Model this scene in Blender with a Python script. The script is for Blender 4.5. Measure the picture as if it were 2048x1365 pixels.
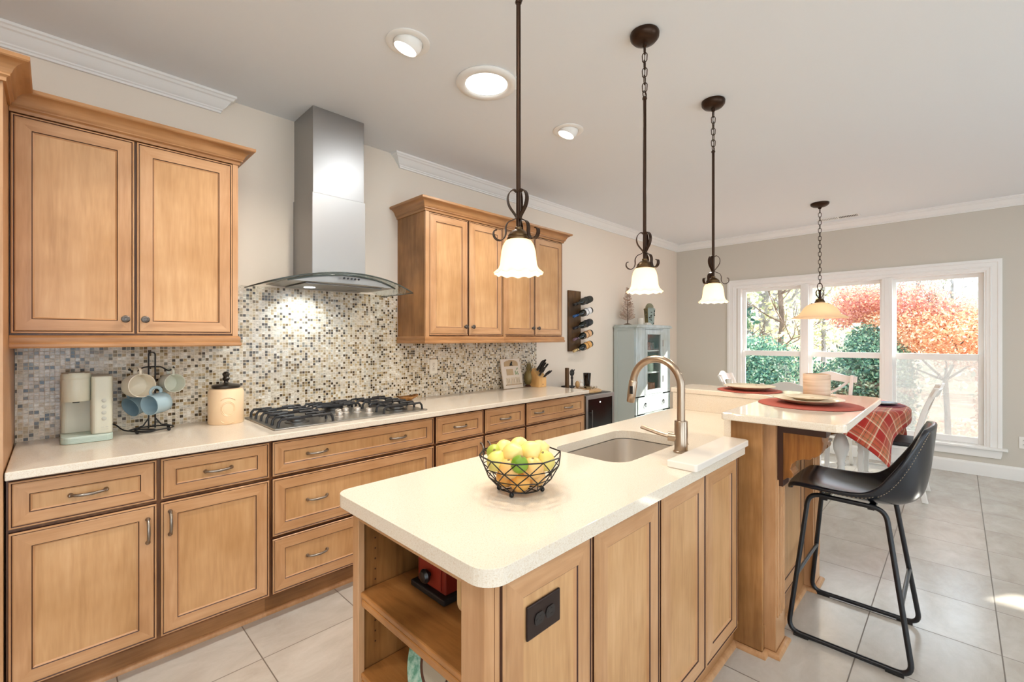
import bpy, bmesh, math, random
import numpy as np
from mathutils import Vector, Matrix

random.seed(7)
RNG = np.random.default_rng(11)
PI = math.pi
for o in list(bpy.data.objects):
    bpy.data.objects.remove(o, do_unlink=True)
SC = bpy.context.scene
COL = SC.collection

# ---------------------------------------------------------------- camera
F_PX = 904.27
cam_d = bpy.data.cameras.new('camera')
cam = bpy.data.objects.new('camera', cam_d)
COL.objects.link(cam)
cam_d.sensor_fit = 'HORIZONTAL'
cam_d.sensor_width = 36.0
cam_d.lens = 36.0 * F_PX / 2048.0
cam_d.shift_y = -(682.5 - 675.9) / 2048.0
cam_d.clip_start = 0.02
cam_d.clip_end = 200
cam.location = (0, 0, 1.38)
cam.rotation_euler = (PI / 2, 0, 0.778657 - PI / 2)
SC.camera = cam

# ---------------------------------------------------------------- light and exposure
SC.view_settings.view_transform = 'Standard'
SC.view_settings.look = 'None'
SC.view_settings.gamma = 1.0
SC.view_settings.use_curve_mapping = False
SC.view_settings.exposure = -0.15
try:
    SC.cycles.use_denoising = True
    SC.cycles.max_bounces = 8
    SC.cycles.diffuse_bounces = 5
    SC.cycles.glossy_bounces = 4
    SC.cycles.transmission_bounces = 6
    SC.cycles.transparent_max_bounces = 16
    SC.cycles.sample_clamp_indirect = 6.0
    SC.cycles.caustics_reflective = False
    SC.cycles.caustics_refractive = False
except Exception:
    pass

SKY = 5.5            # daylight seen through the windows
world = bpy.data.worlds.new('sky')
SC.world = world
world.use_nodes = True
wb = world.node_tree.nodes['Background']
wb.inputs[0].default_value = (0.77, 0.88, 1.0, 1)
wb.inputs[1].default_value = SKY

def lamp(name, kind, loc, energy, color=(1, 1, 1), **kw):
    d = bpy.data.lights.new(name, kind)
    d.energy = energy
    d.color = color
    o = bpy.data.objects.new(name, d)
    COL.objects.link(o)
    o.location = loc
    aim = kw.pop('aim', None)
    for k, v in kw.items():
        setattr(d, k, v)
    if aim is not None:
        o.rotation_euler = (Vector(aim) - Vector(loc)).to_track_quat('-Z', 'Y').to_euler()
    return o

SUN_DIR = Vector((-1.0, 0.62, -0.74)).normalized()
sun = lamp('sun', 'SUN', (9, -3, 6), 20.0, (1.0, 0.93, 0.82), angle=0.012)
sun.rotation_euler = SUN_DIR.to_track_quat('-Z', 'Y').to_euler()

WARM = (1.0, 0.84, 0.64)
SOFT = (1.0, 0.95, 0.88)
# added fill lamps just under the ceiling to brighten the room, without fixtures
for (x, y) in ((-0.6, 0.6), (-0.6, 1.75), (0.5, -0.9), (1.5, -2.3), (4.3, -1.2), (0.3, 0.55), (-1.6, -0.9), (4.0, 1.75)):
    lamp('fill_lamp', 'AREA', (x, y, 2.738), 9, SOFT, shape='DISK', size=0.15, aim=(x, y, 0))

# ---------------------------------------------------------------- materials
def lin(c):
    return tuple(((v / 255.0) / 12.92 if v / 255.0 <= 0.04045 else ((v / 255.0 + 0.055) / 1.055) ** 2.4) for v in c)

def newmat(name):
    m = bpy.data.materials.new(name)
    m.use_nodes = True
    nt = m.node_tree
    b = nt.nodes['Principled BSDF']
    return m, nt, b

def setp(b, **kw):
    names = dict(rough='Roughness', metal='Metallic', spec='Specular IOR Level', coat='Coat Weight', coatr='Coat Roughness',
                 trans='Transmission Weight', ior='IOR', alpha='Alpha', es='Emission Strength', sheen='Sheen Weight', sub='Subsurface Weight')
    for k, v in kw.items():
        b.inputs[names[k]].default_value = v

def mat(name, rgb, rough=0.5, **kw):
    m, nt, b = newmat(name)
    b.inputs['Base Color'].default_value = (*lin(rgb), 1)
    setp(b, rough=rough, **kw)
    return m

def N(nt, t, **kw):
    n = nt.nodes.new(t)
    for k, v in kw.items():
        setattr(n, k, v)
    return n

def ramp(nt, stops, interp='LINEAR'):
    r = N(nt, 'ShaderNodeValToRGB')
    r.color_ramp.interpolation = interp
    el = r.color_ramp.elements
    while len(el) > 1:
        el.remove(el[-1])
    el[0].position = stops[0][0]
    el[0].color = (*lin(stops[0][1]), 1)
    for p, c in stops[1:]:
        e = el.new(p)
        e.color = (*lin(c), 1)
    return r

def mixc(nt, fac, a, b, mode='MIX'):
    n = N(nt, 'ShaderNodeMix', data_type='RGBA', blend_type=mode)
    for i, v in ((0, fac), (6, a), (7, b)):
        if hasattr(v, 'links') or isinstance(v, bpy.types.NodeSocket):
            nt.links.new(v, n.inputs[i])
        elif isinstance(v, (int, float)):
            n.inputs[i].default_value = v
        else:
            n.inputs[i].default_value = (*v, 1) if len(v) == 3 else v
    return n.outputs[2]

def math_n(nt, op, a, b=None, c=None):
    n = N(nt, 'ShaderNodeMath', operation=op)
    for i, v in enumerate((a, b, c)):
        if v is None:
            continue
        if isinstance(v, (int, float)):
            n.inputs[i].default_value = v
        else:
            nt.links.new(v, n.inputs[i])
    return n.outputs[0]

def coords(nt, scale=(1, 1, 1), which='Object'):
    tc = N(nt, 'ShaderNodeTexCoord')
    mp = N(nt, 'ShaderNodeMapping')
    mp.inputs['Scale'].default_value = scale
    nt.links.new(tc.outputs[which], mp.inputs[0])
    return mp.outputs[0]

def noise(nt, vec, scale, detail=3, rough=0.5, dist=0.0):
    n = N(nt, 'ShaderNodeTexNoise')
    n.inputs['Scale'].default_value = scale
    n.inputs['Detail'].default_value = detail
    n.inputs['Roughness'].default_value = rough
    n.inputs['Distortion'].default_value = dist
    nt.links.new(vec, n.inputs['Vector'])
    return n

def bump(nt, b, h, strength=0.2, dist=0.002):
    n = N(nt, 'ShaderNodeBump')
    n.inputs['Strength'].default_value = strength
    n.inputs['Distance'].default_value = dist
    nt.links.new(h, n.inputs['Height'])
    nt.links.new(n.outputs[0], b.inputs['Normal'])

def wood(name, light, mid, dark, stretch=(1, 1, 0.09), rough=0.34, blotch=0.35):
    m, nt, b = newmat(name)
    v = coords(nt, stretch)
    n1 = noise(nt, v, 14, 5, 0.6, 0.6)
    n2 = noise(nt, v, 90, 2, 0.5)
    n3 = noise(nt, coords(nt), 3.2, 3, 0.55)
    r = ramp(nt, [(0.3, dark), (0.5, mid), (0.72, light)])
    f = math_n(nt, 'ADD', math_n(nt, 'MULTIPLY', n1.outputs[0], 0.72), math_n(nt, 'MULTIPLY', n2.outputs[0], 0.28))
    nt.links.new(f, r.inputs[0])
    r3 = ramp(nt, [(0.32, tuple(int(x * (1 - blotch * 0.55)) for x in (255, 248, 235))), (0.62, (255, 255, 255))])
    nt.links.new(n3.outputs[0], r3.inputs[0])
    c = mixc(nt, 1.0, r.outputs[0], r3.outputs[0], 'MULTIPLY')
    nt.links.new(c, b.inputs['Base Color'])
    setp(b, rough=rough, spec=0.45)
    bump(nt, b, n2.outputs[0], 0.04, 0.001)
    return m

WOOD = wood('maple_frame', (211, 168, 128), (196, 150, 108), (173, 127, 86), blotch=.14)
WOODH = wood('maple_rail', (211, 168, 128), (196, 150, 108), (173, 127, 86), stretch=(0.09, 0.09, 1), blotch=.14)
WOODP = wood('maple_panel', (217, 175, 130), (203, 158, 111), (182, 137, 91), blotch=.14)
GLAZE = mat('dark_glaze_line', (62, 28, 14), 0.45)
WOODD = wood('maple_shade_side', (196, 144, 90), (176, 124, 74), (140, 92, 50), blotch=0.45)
WOODBASE = wood('toe_board_maple', (188, 140, 92), (168, 120, 76), (140, 96, 56), stretch=(0.09, 0.09, 1))
WOODC = wood('moulding_maple', (196, 148, 102), (178, 130, 86), (146, 100, 60), stretch=(0.09, 0.09, 1), blotch=.14)  # darker copy of the maple: gathered glaze plus underside shade in the colour
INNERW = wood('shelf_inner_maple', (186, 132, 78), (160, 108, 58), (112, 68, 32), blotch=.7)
TRAYM = mat('cooktop_tray_steel', (164, 160, 154), 0.32, metal=0.9)
BOARDW = wood('light_board_wood', (226, 190, 140), (208, 168, 116), (186, 144, 94))
RUSTIC = wood('rustic_board_wood', (140, 104, 62), (110, 78, 44), (74, 50, 26), blotch=0.8, rough=0.6)
KNIFEW = wood('knife_block_wood', (232, 190, 130), (220, 174, 112), (200, 150, 92))
WM = [WOOD, WOODP, GLAZE, WOODH]

def quartz(name, base, spk_d, spk_l, rough=0.12):
    m, nt, b = newmat(name)
    v = coords(nt)
    n1 = noise(nt, v, 420, 1, 0.4)
    n2 = noise(nt, v, 260, 1, 0.4)
    r1 = ramp(nt, [(0.0, spk_d), (0.34, spk_d), (0.42, base), (0.62, base), (0.7, spk_l)])
    nt.links.new(n1.outputs[0], r1.inputs[0])
    r2 = ramp(nt, [(0.3, (247, 241, 232)), (0.42, (255, 255, 255))])
    nt.links.new(n2.outputs[0], r2.inputs[0])
    nt.links.new(mixc(nt, 1.0, r1.outputs[0], r2.outputs[0], 'MULTIPLY'), b.inputs['Base Color'])
    setp(b, rough=rough, spec=0.5)
    return m

QUARTZ = quartz('cream_quartz', (226, 215, 199), (217, 203, 184), (232, 223, 210), rough=0.07)
MARBLE = mat('white_marble', (232, 224, 214), 0.18)
WALLP = mat('cream_wall_paint', (233, 221, 206), 0.7, spec=0.2)
WALLF = mat('greige_wall_paint', (208, 202, 191), 0.7, spec=0.2)
CEILP = mat('ceiling_paint', (234, 237, 240), 0.85, spec=0.1)
TRIMW = mat('white_trim_paint', (240, 239, 236), 0.35, spec=0.4)
STEEL = mat('brushed_steel', (168, 166, 164), 0.40, metal=1.0)
STEELD = mat('dark_steel', (120, 118, 116), 0.3, metal=1.0)
SINKM = mat('satin_sink_steel', (214, 206, 196), 0.42, metal=0.75)
NICKEL = mat('brushed_nickel', (172, 154, 136), 0.28, metal=1.0)
PEWTER = mat('antique_pewter', (150, 140, 130), 0.30, metal=1.0)
BRONZE = mat('oil_rubbed_bronze', (58, 40, 28), 0.35, metal=0.75)
BRONZEL = mat('worn_bronze', (106, 82, 54), 0.35, metal=0.8)
BLACKIRON = mat('cast_iron', (34, 34, 36), 0.45)
BLACKM = mat('black_wire', (24, 22, 22), 0.4, metal=0.3)
BLACKP = mat('black_plastic', (22, 22, 24), 0.3)
LEATHER = mat('black_leather', (18, 23, 33), 0.24, spec=0.6)
STITCH = mat('tan_stitch', (170, 150, 120), 0.7)
FRAMEB = mat('black_powder_coat', (18, 20, 26), 0.3, spec=0.5)
WHITEP = mat('white_plastic', (238, 236, 230), 0.35)
CHAIRW = mat('white_chair_paint', (236, 232, 226), 0.35)

def mosaic():
    m, nt, b = newmat('glass_mosaic_tile')
    tc = N(nt, 'ShaderNodeTexCoord')
    sep = N(nt, 'ShaderNodeSeparateXYZ')
    nt.links.new(tc.outputs['Object'], sep.inputs[0])
    P = 0.0168
    ux = math_n(nt, 'DIVIDE', sep.outputs[0], P)
    uz = math_n(nt, 'DIVIDE', sep.outputs[2], P)
    ix, iz = math_n(nt, 'FLOOR', ux), math_n(nt, 'FLOOR', uz)
    fx, fz = math_n(nt, 'FRACT', ux), math_n(nt, 'FRACT', uz)
    cb = N(nt, 'ShaderNodeCombineXYZ')
    nt.links.new(ix, cb.inputs[0]); nt.links.new(iz, cb.inputs[1])
    wn = N(nt, 'ShaderNodeTexWhiteNoise', noise_dimensions='2D')
    nt.links.new(cb.outputs[0], wn.inputs['Vector'])
    r = ramp(nt, [(0.0, (62, 46, 30)), (0.06, (112, 88, 52)), (0.115, (152, 126, 82)), (0.16, (140, 134, 122)), (0.20, (194, 170, 130)),
                  (0.29, (212, 196, 168)), (0.42, (224, 212, 194)), (0.62, (232, 222, 206)), (0.74, (212, 206, 194)), (0.83, (240, 234, 222)),
                  (0.93, (196, 174, 140)), (0.97, (84, 72, 54))], 'CONSTANT')
    nt.links.new(wn.outputs['Value'], r.inputs[0])
    n2 = noise(nt, coords(nt, (1, 1, 3)), 70, 3, 0.6)
    r2 = ramp(nt, [(0.3, (188, 180, 165)), (0.6, (255, 255, 255))])
    nt.links.new(n2.outputs[0], r2.inputs[0])
    tile = mixc(nt, 1.0, r.outputs[0], r2.outputs[0], 'MULTIPLY')
    ex = math_n(nt, 'MINIMUM', fx, math_n(nt, 'SUBTRACT', 1.0, fx))
    ez = math_n(nt, 'MINIMUM', fz, math_n(nt, 'SUBTRACT', 1.0, fz))
    e = math_n(nt, 'MINIMUM', ex, ez)
    g = math_n(nt, 'GREATER_THAN', e, 0.065)
    c = mixc(nt, g, lin((218, 206, 186)), tile)
    nt.links.new(c, b.inputs['Base Color'])
    rg = math_n(nt, 'SUBTRACT', 0.62, math_n(nt, 'MULTIPLY', g, 0.45))
    nt.links.new(rg, b.inputs['Roughness'])
    bump(nt, b, g, 0.3, 0.001)
    return m
MOSAIC = mosaic()

def floor_tile():
    m, nt, b = newmat('porcelain_floor_tile')
    tc = N(nt, 'ShaderNodeTexCoord')
    sep = N(nt, 'ShaderNodeSeparateXYZ')
    nt.links.new(tc.outputs['Object'], sep.inputs[0])
    px, py = 0.4512, 0.4526
    ux = math_n(nt, 'DIVIDE', math_n(nt, 'SUBTRACT', sep.outputs[0], 0.631 - 20 * px), px)
    uy = math_n(nt, 'DIVIDE', math_n(nt, 'SUBTRACT', sep.outputs[1], 2.127 - 20 * py), py)
    ix, iy = math_n(nt, 'FLOOR', ux), math_n(nt, 'FLOOR', uy)
    fx, fy = math_n(nt, 'FRACT', ux), math_n(nt, 'FRACT', uy)
    cb = N(nt, 'ShaderNodeCombineXYZ')
    nt.links.new(ix, cb.inputs[0]); nt.links.new(iy, cb.inputs[1])
    wn = N(nt, 'ShaderNodeTexWhiteNoise', noise_dimensions='2D')
    nt.links.new(cb.outputs[0], wn.inputs['Vector'])
    off = N(nt, 'ShaderNodeVectorMath', operation='MULTIPLY_ADD')
    nt.links.new(wn.outputs['Color'], off.inputs[0])
    off.inputs[1].default_value = (7, 7, 7)
    nt.links.new(tc.outputs['Object'], off.inputs[2])
    mp = N(nt, 'ShaderNodeMapping')
    mp.inputs['Scale'].default_value = (1, 1.7, 1)
    nt.links.new(off.outputs[0], mp.inputs[0])
    n1 = noise(nt, mp.outputs[0], 4.0, 7, 0.68, 0.4)
    r = ramp(nt, [(0.3, (184, 175, 164)), (0.48, (194, 187, 177)), (0.62, (201, 195, 186)), (0.75, (209, 203, 195))])
    nt.links.new(n1.outputs[0], r.inputs[0])
    hv = N(nt, 'ShaderNodeHueSaturation')
    nt.links.new(r.outputs[0], hv.inputs['Color'])
    nt.links.new(math_n(nt, 'ADD', 0.94, math_n(nt, 'MULTIPLY', wn.outputs['Value'], 0.08)), hv.inputs['Value'])
    ex = math_n(nt, 'MINIMUM', fx, math_n(nt, 'SUBTRACT', 1.0, fx))
    ey = math_n(nt, 'MINIMUM', fy, math_n(nt, 'SUBTRACT', 1.0, fy))
    g = math_n(nt, 'GREATER_THAN', math_n(nt, 'MINIMUM', ex, ey), 0.0052)
    c = mixc(nt, g, lin((112, 102, 92)), hv.outputs[0])
    nt.links.new(c, b.inputs['Base Color'])
    n4 = noise(nt, mp.outputs[0], 9, 4, 0.6)
    nt.links.new(math_n(nt, 'SUBTRACT', math_n(nt, 'ADD', 0.42, math_n(nt, 'MULTIPLY', n4.outputs[0], 0.10)), math_n(nt, 'MULTIPLY', g, 0.24)), b.inputs['Roughness'])
    hh = math_n(nt, 'ADD', math_n(nt, 'MULTIPLY', g, 1.0), math_n(nt, 'MULTIPLY', n4.outputs[0], 0.25))
    setp(b, spec=0.75)
    bump(nt, b, hh, 0.2, 0.0015)
    return m
FLOORM = floor_tile()

def clear_glass(name, tint=(1, 1, 1), refl=1.0, rough=0.0):
    m = bpy.data.materials.new(name)
    m.use_nodes = True
    nt = m.node_tree
    nt.nodes.clear()
    out = N(nt, 'ShaderNodeOutputMaterial')
    tr = N(nt, 'ShaderNodeBsdfTransparent')
    tr.inputs[0].default_value = (*tint, 1)
    gl = N(nt, 'ShaderNodeBsdfGlossy')
    gl.inputs['Roughness'].default_value = rough
    fr = N(nt, 'ShaderNodeLayerWeight')
    mx = N(nt, 'ShaderNodeMixShader')
    sch = math_n(nt, 'ADD', 0.04, math_n(nt, 'MULTIPLY', 0.96, math_n(nt, 'POWER', fr.outputs['Facing'], 5.0)))
    nt.links.new(math_n(nt, 'MULTIPLY', sch, refl), mx.inputs[0])
    nt.links.new(tr.outputs[0], mx.inputs[1])
    nt.links.new(gl.outputs[0], mx.inputs[2])
    nt.links.new(mx.outputs[0], out.inputs[0])
    return m
GLASS = clear_glass('window_glass', (0.97, 0.99, 0.99), 0.9)
HOODGLASS = clear_glass('hood_glass', (0.93, 0.97, 0.96), 1.0)
GLASSEDGE = mat('glass_edge_dark', (54, 60, 56), 0.2)

def haze_mat():  # milky see-through material, imitates a bright reflection in the glass
    m = bpy.data.materials.new('pane_haze')
    m.use_nodes = True
    nt = m.node_tree
    nt.nodes.clear()
    out = N(nt, 'ShaderNodeOutputMaterial')
    tr = N(nt, 'ShaderNodeBsdfTransparent')
    df = N(nt, 'ShaderNodeBsdfDiffuse')
    df.inputs[0].default_value = (0.3, 0.3, 0.31, 1)
    tl = N(nt, 'ShaderNodeBsdfTranslucent')
    tl.inputs[0].default_value = (0.3, 0.3, 0.3, 1)
    m1 = N(nt, 'ShaderNodeMixShader')
    m1.inputs[0].default_value = 0.6
    nt.links.new(df.outputs[0], m1.inputs[1]); nt.links.new(tl.outputs[0], m1.inputs[2])
    m2 = N(nt, 'ShaderNodeMixShader')
    m2.inputs[0].default_value = 0.52
    nt.links.new(tr.outputs[0], m2.inputs[1]); nt.links.new(m1.outputs[0], m2.inputs[2])
    nt.links.new(m2.outputs[0], out.inputs[0])
    return m
SCREEN = haze_mat()

def glow(name, col, strength, base=(250, 240, 220), transl=0.5):
    m = bpy.data.materials.new(name)
    m.use_nodes = True
    nt = m.node_tree
    nt.nodes.clear()
    out = N(nt, 'ShaderNodeOutputMaterial')
    em = N(nt, 'ShaderNodeEmission')
    em.inputs[0].default_value = (*col, 1)
    em.inputs[1].default_value = strength
    tl = N(nt, 'ShaderNodeBsdfTranslucent')
    tl.inputs[0].default_value = (*lin(base), 1)
    df = N(nt, 'ShaderNodeBsdfDiffuse')
    df.inputs[0].default_value = (*lin(base), 1)
    m1 = N(nt, 'ShaderNodeMixShader')
    m1.inputs[0].default_value = transl
    nt.links.new(df.outputs[0], m1.inputs[1]); nt.links.new(tl.outputs[0], m1.inputs[2])
    ad = N(nt, 'ShaderNodeAddShader')
    nt.links.new(m1.outputs[0], ad.inputs[0]); nt.links.new(em.outputs[0], ad.inputs[1])
    nt.links.new(ad.outputs[0], out.inputs[0])
    return m
SHADEM = glow('lit_frosted_shade', (1.0, 0.84, 0.60), 0.60, (250, 232, 196))
AMBERM = glow('amber_alabaster_shade', (1.0, 0.82, 0.58), 0.16, (238, 220, 190))
LENSM = glow('lit_lens', (1.0, 0.95, 0.86), 5.0)
TUBEM = glow('lit_solar_lens', (0.95, 0.98, 1.0), 3.0)
LEDM = glow('lit_led', (0.9, 0.97, 1.0), 6.0)
BULBM = glow('lit_bulb', (1.0, 0.86, 0.62), 4.0)

def leafmat(name, cols, trans=0.35):
    m = bpy.data.materials.new(name)
    m.use_nodes = True
    nt = m.node_tree
    nt.nodes.clear()
    out = N(nt, 'ShaderNodeOutputMaterial')
    geo = N(nt, 'ShaderNodeNewGeometry')
    n = len(cols)
    r = ramp(nt, [(i / n, c) for i, c in enumerate(cols)], 'CONSTANT')
    nt.links.new(geo.outputs['Random Per Island'], r.inputs[0])
    df = N(nt, 'ShaderNodeBsdfDiffuse')
    tl = N(nt, 'ShaderNodeBsdfTranslucent')
    nt.links.new(r.outputs[0], df.inputs[0]); nt.links.new(r.outputs[0], tl.inputs[0])
    mx = N(nt, 'ShaderNodeMixShader')
    mx.inputs[0].default_value = trans
    nt.links.new(df.outputs[0], mx.inputs[1]); nt.links.new(tl.outputs[0], mx.inputs[2])
    nt.links.new(mx.outputs[0], out.inputs[0])
    return m

# ---------------------------------------------------------------- mesh helpers
class MB:
    def __init__(s):
        s.v, s.f, s.m, s.uv = [], [], [], None

    def add(s, vs, fs, m=0):
        b = len(s.v)
        s.v.extend([tuple(p) for p in vs])
        for f in fs:
            s.f.append([b + i for i in f])
            s.m.append(m)
        return s

    def box(s, x0, x1, y0, y1, z0, z1, m=0):
        vs = [(x0, y0, z0), (x1, y0, z0), (x1, y1, z0), (x0, y1, z0), (x0, y0, z1), (x1, y0, z1), (x1, y1, z1), (x0, y1, z1)]
        return s.add(vs, [(3, 2, 1, 0), (4, 5, 6, 7), (0, 1, 5, 4), (1, 2, 6, 5), (2, 3, 7, 6), (3, 0, 4, 7)], m)

    def prism(s, pts, axis, a0, a1, m=0):
        """polygon pts extruded along axis; axis x: pts=(y,z), y: (x,z), z: (x,y)"""
        def P(p, a):
            return {'x': (a, p[0], p[1]), 'y': (p[0], a, p[1]), 'z': (p[0], p[1], a)}[axis]
        n = len(pts)
        vs = [P(p, a0) for p in pts] + [P(p, a1) for p in pts]
        fs = [tuple(range(n))[::-1], tuple(range(n, 2 * n))] + [(i, (i + 1) % n, n + (i + 1) % n, n + i) for i in range(n)]
        return s.add(vs, fs, m)

    def lathe(s, prof, c=(0, 0, 0), n=24, m=0, ax=None, wave=None, caps=True):
        """prof: list of (r, h) revolved about axis ax (default z) through c"""
        c = Vector(c)
        a = Vector(ax).normalized() if ax is not None else Vector((0, 0, 1))
        u = a.orthogonal().normalized() if ax is not None else Vector((1, 0, 0))
        w = a.cross(u)
        vs, fs = [], []
        for (r, h) in prof:
            for k in range(n):
                t = 2 * PI * k / n
                rr = r
                hh = h
                if wave:
                    rr, hh = wave(r, h, t)
                vs.append(c + a * hh + (u * math.cos(t) + w * math.sin(t)) * max(rr, 1e-5))
        L = len(prof)
        for i in range(L - 1):
            for k in range(n):
                k2 = (k + 1) % n
                fs.append((i * n + k, i * n + k2, (i + 1) * n + k2, (i + 1) * n + k))
        if caps and prof[0][0] > 1e-4:
            fs.append(tuple(range(n))[::-1])
        if caps and prof[-1][0] > 1e-4:
            fs.append(tuple(range((L - 1) * n, L * n)))
        return s.add(vs, fs, m)

    def cyl(s, a, b, r, n=16, m=0, r2=None):
        a, b = Vector(a), Vector(b)
        d = b - a
        return s.lathe([(r, 0), (r if r2 is None else r2, d.length)], a, n, m, d)

    def sphere(s, c, r, n=16, m=0, sc=(1, 1, 1), k=10):
        prof = [(r * math.sin(PI * i / k), -r * math.cos(PI * i / k)) for i in range(k + 1)]
        b0 = len(s.v)
        s.lathe(prof, (0, 0, 0), n, m)
        for i in range(b0, len(s.v)):
            x, y, z = s.v[i]
            s.v[i] = (c[0] + x * sc[0], c[1] + y * sc[1], c[2] + z * sc[2])
        return s

    def tube(s, path, r, n=8, m=0, closed=False, flat=None):
        """round bar along path; flat=(rw, rt) makes an elliptical section"""
        P = [Vector(p) for p in path]
        L = len(P)
        T = []
        for i in range(L):
            if closed:
                t = P[(i + 1) % L] - P[i - 1]
            else:
                t = P[min(i + 1, L - 1)] - P[max(i - 1, 0)]
            T.append(t.normalized() if t.length > 1e-9 else Vector((0, 0, 1)))
        u = T[0].orthogonal().normalized()
        vs, fs = [], []
        for i in range(L):
            u = (u - T[i] * u.dot(T[i]))
            u = u.normalized() if u.length > 1e-6 else T[i].orthogonal().normalized()
            w = T[i].cross(u)
            ri = r[i] if isinstance(r, (list, tuple)) else r
            for k in range(n):
                a = 2 * PI * k / n
                if flat:
                    vs.append(P[i] + u * math.cos(a) * flat[0] + w * math.sin(a) * flat[1])
                else:
                    vs.append(P[i] + (u * math.cos(a) + w * math.sin(a)) * ri)
        for i in range(L if closed else L - 1):
            j = (i + 1) % L
            for k in range(n):
                k2 = (k + 1) % n
                fs.append((i * n + k, i * n + k2, j * n + k2, j * n + k))
        if not closed:
            fs.append(tuple(range(n))[::-1])
            fs.append(tuple(range((L - 1) * n, L * n)))
        return s.add(vs, fs, m)

    def sweep(s, prof, path, side=1, m=0, closed=False):
        """moulding: prof = closed polygon of (out, up); path = list of (x, y, z) in plan; out is to the right (side=1) of travel"""
        P = [Vector(p) for p in path]
        L = len(P)
        vs, fs = [], []
        n = len(prof)
        def nrm(d):
            return Vector((d.y, -d.x, 0)).normalized() * side
        for i in range(L):
            d0 = (P[i] - P[i - 1]) if (i > 0 or closed) else (P[1] - P[0])
            d1 = (P[(i + 1) % L] - P[i]) if (i < L - 1 or closed) else (P[-1] - P[-2])
            n0, n1 = nrm(d0), nrm(d1)
            b = n0 + n1
            b = b / max(b.dot(n0), 1e-6) if b.length > 1e-6 else n0
            for (o, u) in prof:
                vs.append(P[i] + b * o + Vector((0, 0, u)))
        for i in range(L if closed else L - 1):
            j = (i + 1) % L
            for k in range(n):
                k2 = (k + 1) % n
                fs.append((i * n + k, i * n + k2, j * n + k2, j * n + k))
        if not closed:
            fs.append(tuple(range(n)))
            fs.append(tuple(range((L - 1) * n, L * n))[::-1])
        return s.add(vs, fs, m)

    def grid(s, fn, nu, nv, m=0, uv=None):
        b = len(s.v)
        for j in range(nv + 1):
            for i in range(nu + 1):
                s.v.append(tuple(fn(i / nu, j / nv)))
        W = nu + 1
        for j in range(nv):
            for i in range(nu):
                s.f.append([b + j * W + i, b + j * W + i + 1, b + (j + 1) * W + i + 1, b + (j + 1) * W + i])
                s.m.append(m)
        return s

    def panel(s, o, U, V, Nn, w, h, t=0.02, fr=0.056, rec=0.008, mats=(0, 1, 2, 3)):
        """framed door / drawer front with dark glazed lines; o = lower left corner on the back plane"""
        o, U, V, Nn = Vector(o), Vector(U), Vector(V), Vector(Nn)
        W_, P_, G_, H_ = mats
        fr = min(fr, h * 0.3, w * 0.3)
        rings = [(0, 0, G_), (0, t - .003, W_), (.0025, t, W_), (.0062, t, G_), (.0092, t - .003, W_), (.0125, t - .001, W_), (fr, t - .001, G_),
                 (fr + .0030, t - .004, W_), (fr + .008, t - rec, P_)]
        base = len(s.v)
        for (ins, d, mm) in rings:
            for (a, b) in ((ins, ins), (w - ins, ins), (w - ins, h - ins), (ins, h - ins)):
                s.v.append(tuple(o + U * a + V * b + Nn * d))
        for i in range(len(rings) - 1):
            for k in range(4):
                k2 = (k + 1) % 4
                s.f.append([base + 4 * i + k, base + 4 * i + k2, base + 4 * i + 4 + k2, base + 4 * i + 4 + k])
                mm = rings[i][2]
                if mm == W_ and k in (0, 2):
                    mm = H_
                s.m.append(mm)
        e = base + 4 * (len(rings) - 1)
        s.f.append([e, e + 1, e + 2, e + 3]); s.m.append(P_)
        s.f.append([base + 3, base + 2, base + 1, base]); s.m.append(W_)
        return s

    def build(s, name, mats, parent=None, world=True, smooth=None, bevel=0, seg=2, recalc=True, kind=None, solid=0, sub=0):
        me = bpy.data.meshes.new(name)
        off = WPOS.get(parent.name, Vector((0, 0, 0))) if (parent is not None and world) else Vector((0, 0, 0))
        vs = [(v[0] - off[0], v[1] - off[1], v[2] - off[2]) for v in s.v]
        me.from_pydata(vs, [], s.f)
        if not isinstance(mats, (list, tuple)):
            mats = [mats]
        for m in mats:
            me.materials.append(m)
        if len(mats) > 1:
            me.polygons.foreach_set('material_index', s.m)
        if s.uv:
            lay = me.uv_layers.new(name='flat')
            for l in me.loops:
                lay.data[l.index].uv = s.uv[l.vertex_index]
        if recalc:
            bm = bmesh.new()
            bm.from_mesh(me)
            bmesh.ops.recalc_face_normals(bm, faces=bm.faces)
            bm.to_mesh(me)
            bm.free()
        if smooth is not None:
            me.polygons.foreach_set('use_smooth', [True] * len(me.polygons))
            if smooth < 180:
                me.set_sharp_from_angle(angle=math.radians(smooth))
        me.update()
        o = bpy.data.objects.new(name, me)
        COL.objects.link(o)
        if parent is not None:
            o.parent = parent
            WPOS[o.name] = WPOS.get(parent.name, Vector((0, 0, 0))) if world else WPOS.get(parent.name, Vector((0, 0, 0)))
        else:
            WPOS[o.name] = Vector((0, 0, 0))
        if solid:
            md = o.modifiers.new('thick', 'SOLIDIFY')
            md.thickness = solid
            md.offset = 0
        if sub:
            md = o.modifiers.new('sub', 'SUBSURF')
            md.levels = md.render_levels = sub
        if bevel:
            md = o.modifiers.new('bev', 'BEVEL')
            md.width = bevel
            md.segments = seg
            md.limit_method = 'ANGLE'
            md.angle_limit = math.radians(38)
        if kind:
            o['kind'] = kind
        return o

WPOS = {}

def tag(o, label, cat, group=None, kind=None):
    o['label'] = label
    o['category'] = cat
    if group:
        o['group'] = group
    if kind:
        o['kind'] = kind
    return o

def thing(name, label, cat, loc=(0, 0, 0), rz=0.0, group=None):
    o = bpy.data.objects.new(name, None)
    COL.objects.link(o)
    o.empty_display_size = 0.05
    o.location = loc
    o.rotation_euler = (0, 0, rz)
    WPOS[o.name] = Vector(loc)
    return tag(o, label, cat, group)

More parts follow.
